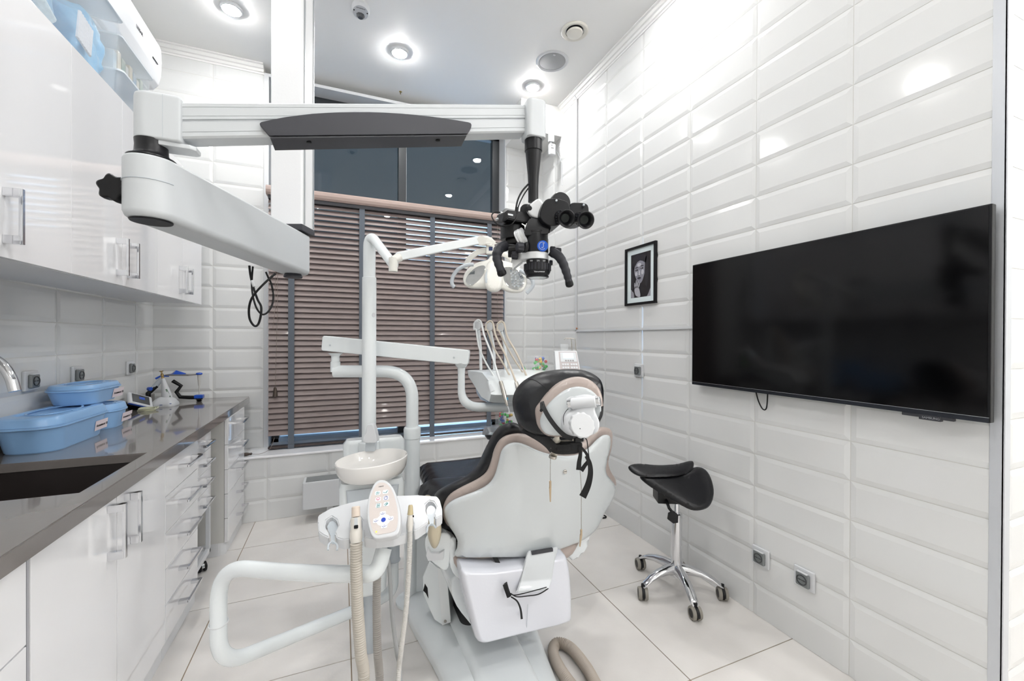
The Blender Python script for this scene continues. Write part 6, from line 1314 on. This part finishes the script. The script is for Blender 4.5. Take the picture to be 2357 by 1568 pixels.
strap([at(1349, 1050, 1.235), at(1357, 1066, 1.23), at(1359, 1090, 1.235), at(1353, 1118, 1.24), at(1341, 1144, 1.25)], (.010, .022))
strap([at(1342, 1006, 1.24), at(1350, 1012, 1.235), at(1353, 1030, 1.235), at(1356, 1055, 1.235), at(1360, 1080, 1.24)], .003)
strap([atY(1136, 1278, 1.40), atY(1148, 1300, 1.385), atY(1158, 1325, 1.36), atY(1166, 1350, 1.325), atY(1172, 1374, 1.315)], (.016, .009))
bm = B(); tube(bm, [atY(1162, 1345, 1.31), atY(1172, 1374, 1.30)], .008, 12, flat=.5, up=(0, 1, 0)); link('strap_buckle', bm, M_BLACK, ch)
strap([atY(1175, 1366, 1.30), atY(1190, 1374, 1.285), atY(1215, 1372, 1.28), atY(1240, 1368, 1.278), atY(1262, 1355, 1.285)], .004, nrm=(0, 0, 1))
strap([atY(1175, 1368, 1.30), atY(1188, 1370, 1.285), atY(1222, 1362, 1.278), atY(1258, 1352, 1.285)], .003, nrm=(0, 0, 1))
strap([atY(1176, 1374, 1.30), atY(1190, 1384, 1.29), atY(1198, 1402, 1.30), atY(1201, 1425, 1.325)], (.004, .008))
# bib chains
def chain(P, label, clip):
    t = thing('bib_chain', P[0], label, 'chain', 'ball chains with clips on the chair back'); Q = resample(P, .0034); bm = B()
    for q in Q: 
        s = B(); bmesh.ops.create_icosphere(s, subdivisions=1, radius=.0015); bmesh.ops.translate(s, verts=s.verts, vec=q); merge(bm, s)
    o = link('ball_chain', bm, M_STEEL, t); o['kind'] = 'stuff'
    a, b, c = clip; bm = B(); cyl(bm, a, b, .0035, 14, .001); link('clip_barrel', bm, mat('pale_gold', '#b9a68c', .3, metal=.9), t)
    bm = B(); w = CR * .0035; prism(bm, [b - w, b + w, c + w * .5, c - w * .5], CF * .003, .0006); prism(bm, [b - w + CF * .006, b + w + CF * .006, c + w * .5 + CF * .003, c - w * .5 + CF * .003], CF * .002, .0004); link('clip_jaws', bm, mat('pale_gold', '#b9a68c', .3, metal=.9), t, 30)
    return t
chain([at(1268, 1032, 1.235), at(1267, 1060, 1.25), at(1266.5, 1106, 1.265)], 'fine metal chain with pointed clip hanging at the left of the headrest post', (at(1266.5, 1107, 1.265), at(1266.5, 1124, 1.27), at(1267, 1156, 1.275)))
chain([at(1335, 1080, 1.262), at(1338, 1120, 1.275), at(1338, 1170, 1.30), at(1338, 1218, 1.33)], 'long metal chain with open clip hanging at the right of the chair back', (at(1338, 1219, 1.33), at(1338, 1232, 1.335), at(1335, 1259, 1.34)))
# ribbed hose on the floor
t = thing('floor_hose', (.80, 1.4, 0), 'looped ribbed beige hose on the floor beside the chair base', 'hose')
bm = B(); hose(bm, catmull([V((.84, .95, .02)), V((.80, 1.15, .022)), V((.775, 1.33, .022)), V((.785, 1.46, .022)), V((.825, 1.505, .025)), V((.865, 1.47, .022)), V((.872, 1.36, .022)), V((.855, 1.20, .022)), V((.88, 1.0, .022))], 8), .0205, .007, .08, 18); link('hose', bm, mat('ribbed_taupe_hose', '#aca297', .5, var=.08), t)

# ------------------------------------------------------------ saddle stool
sx0, sy0 = 1.575, 1.625
st = thing('saddle_stool', (sx0, sy0, 0), 'black two part saddle stool on a chrome five star base', 'stool')
bm = B(); lathe(bm, [(0, .085), (.034, .085), (.036, .095), (.036, .125), (.030, .14), (.0265, .145), (.0265, .395), (.028, .398), (.024, .402), (0, .402)], (sx0, sy0, 0), seg=36); link('column', bm, M_CHROME, st)
bm = B(); cyl(bm, (sx0, sy0, .40), (sx0, sy0, .50), .014, 24); link('gas_lift', bm, M_CHROME, st)
feet = [(1.545, 1.861), (1.376, 1.638), (1.500, 1.430), (1.738, 1.490), (1.722, 1.745)]
for i, (fx_, fy_) in enumerate(feet):
    d = V((fx_ - sx0, fy_ - sy0, 0)); dl = d.normalized(); sd_ = V((-dl.y, dl.x, 0)); L = d.length; rings = []
    for f, z, w, h in ((.10, .118, .026, .030), (.30, .120, .024, .024), (.55, .112, .022, .018), (.78, .094, .021, .014), (.94, .072, .019, .011), (1.02, .060, .013, .008)):
        c = V((sx0, sy0, z)) + dl * (L * f); rings.append([c + sd_ * (w * cos(t)) + UP * (h * sin(t)) for t in [2 * pi * k / 20 for k in range(20)]])
    bm = B(); loft(bm, rings); link('leg', bm, M_CHROME, st, 60)
    a = (1.2, .9, .7, .6, .4)[i]; r = .030; c = V((fx_, fy_, r)); ax_ = V((cos(a), sin(a) * -1, 0)); ax_ = V((.86, -.5, 0)) if i % 2 else V((.95, -.3, 0))
    bm = B(); lathe(bm, [(0, -.020), (r * .72, -.021), (r * .78, -.019), (r * .80, 0), (r * .78, .019), (r * .72, .021), (0, .020)], c, ax_, 26); cs = link('caster', bm, M_BLACK, st)
    bm = B()
    for s in (-1, 1): lathe(bm, [(r * .66, .012 * s), (r * .66, .022 * s), (r * .9, .0225 * s), (r, .018 * s), (r, .007 * s), (r * .9, .004 * s)], c, ax_, 28)
    link('tread', bm, mat('grey_tread', '#8d8981', .7), cs)
    bm = B(); fw = ax_.cross(UP); prism(bm, [c + ax_ * -.007 + fw * (r * 1.16 * cos(q)) + UP * (r * 1.10 * sin(q)) for q in [pi * k / 12 - .2 for k in range(14)]], ax_ * .014, .002); cyl(bm, c + UP * .02, c + UP * .045, .009, 14); link('hood', bm, M_BLACK, cs, 50)
# mechanism under the seat
bm = B(); mc = at(1530, 1150, 2.05); Ms = frame((sx0 - .03, sy0 - .01, .50), (.9, -.45, 0), (.45, .9, 0)); bx(bm, (-.09, -.05, -.03), (.06, .05, .03), .006, M=Ms); link('mechanism', bm, M_BLACK, st)
bm = B(); tube(bm, [Ms @ V((-.05, -.05, -.01)), at(1540, 1170, 1.99), at(1548, 1180, 1.98)], .007, 12); lv = link('lever', bm, M_BLACK, st)
bm = B(); prism(bm, [at(u, v, 1.975) for u, v in ((1539, 1182), (1551, 1177), (1562, 1186), (1561, 1204), (1550, 1206), (1537, 1196))], Fv * .010, .002); pd = link('lever_paddle', bm, M_BLACK, lv, 40)
pd.name = 'lever_paddle'
def seathalf(O, dfn, dirv, fr, bk_, r, nm='seat_half'):
    bm = B(); pillow(bm, smooth2(O, 3), lambda u, v: at(u, v, dfn(u, v)), dirv, fr, bk_, r, 8); return link(nm, bm, M_LEATHER, st, 60)
seathalf([(1446, 1077), (1454, 1070), (1475, 1068), (1505, 1071), (1535, 1071), (1565, 1067), (1585, 1062), (1595, 1063), (1597, 1072), (1590, 1086), (1560, 1096), (1520, 1098), (1485, 1098), (1460, 1090)], lambda u, v: 2.16 - (v - 1062) / 36 * .10, (UP * -.8 + FWD * .5), .012, .020, 10)
seathalf([(1473, 1097), (1484, 1092), (1510, 1093), (1545, 1092), (1575, 1085), (1595, 1077), (1609, 1075), (1624, 1082), (1636, 1100), (1643, 1128), (1640, 1152), (1630, 1168), (1612, 1175), (1590, 1174), (1562, 1160), (1530, 1141), (1500, 1123), (1478, 1106)], lambda u, v: 2.13 - (v - 1075) / 100 * .17, (UP * -.55 + FWD * .8), .022, .03, 18)
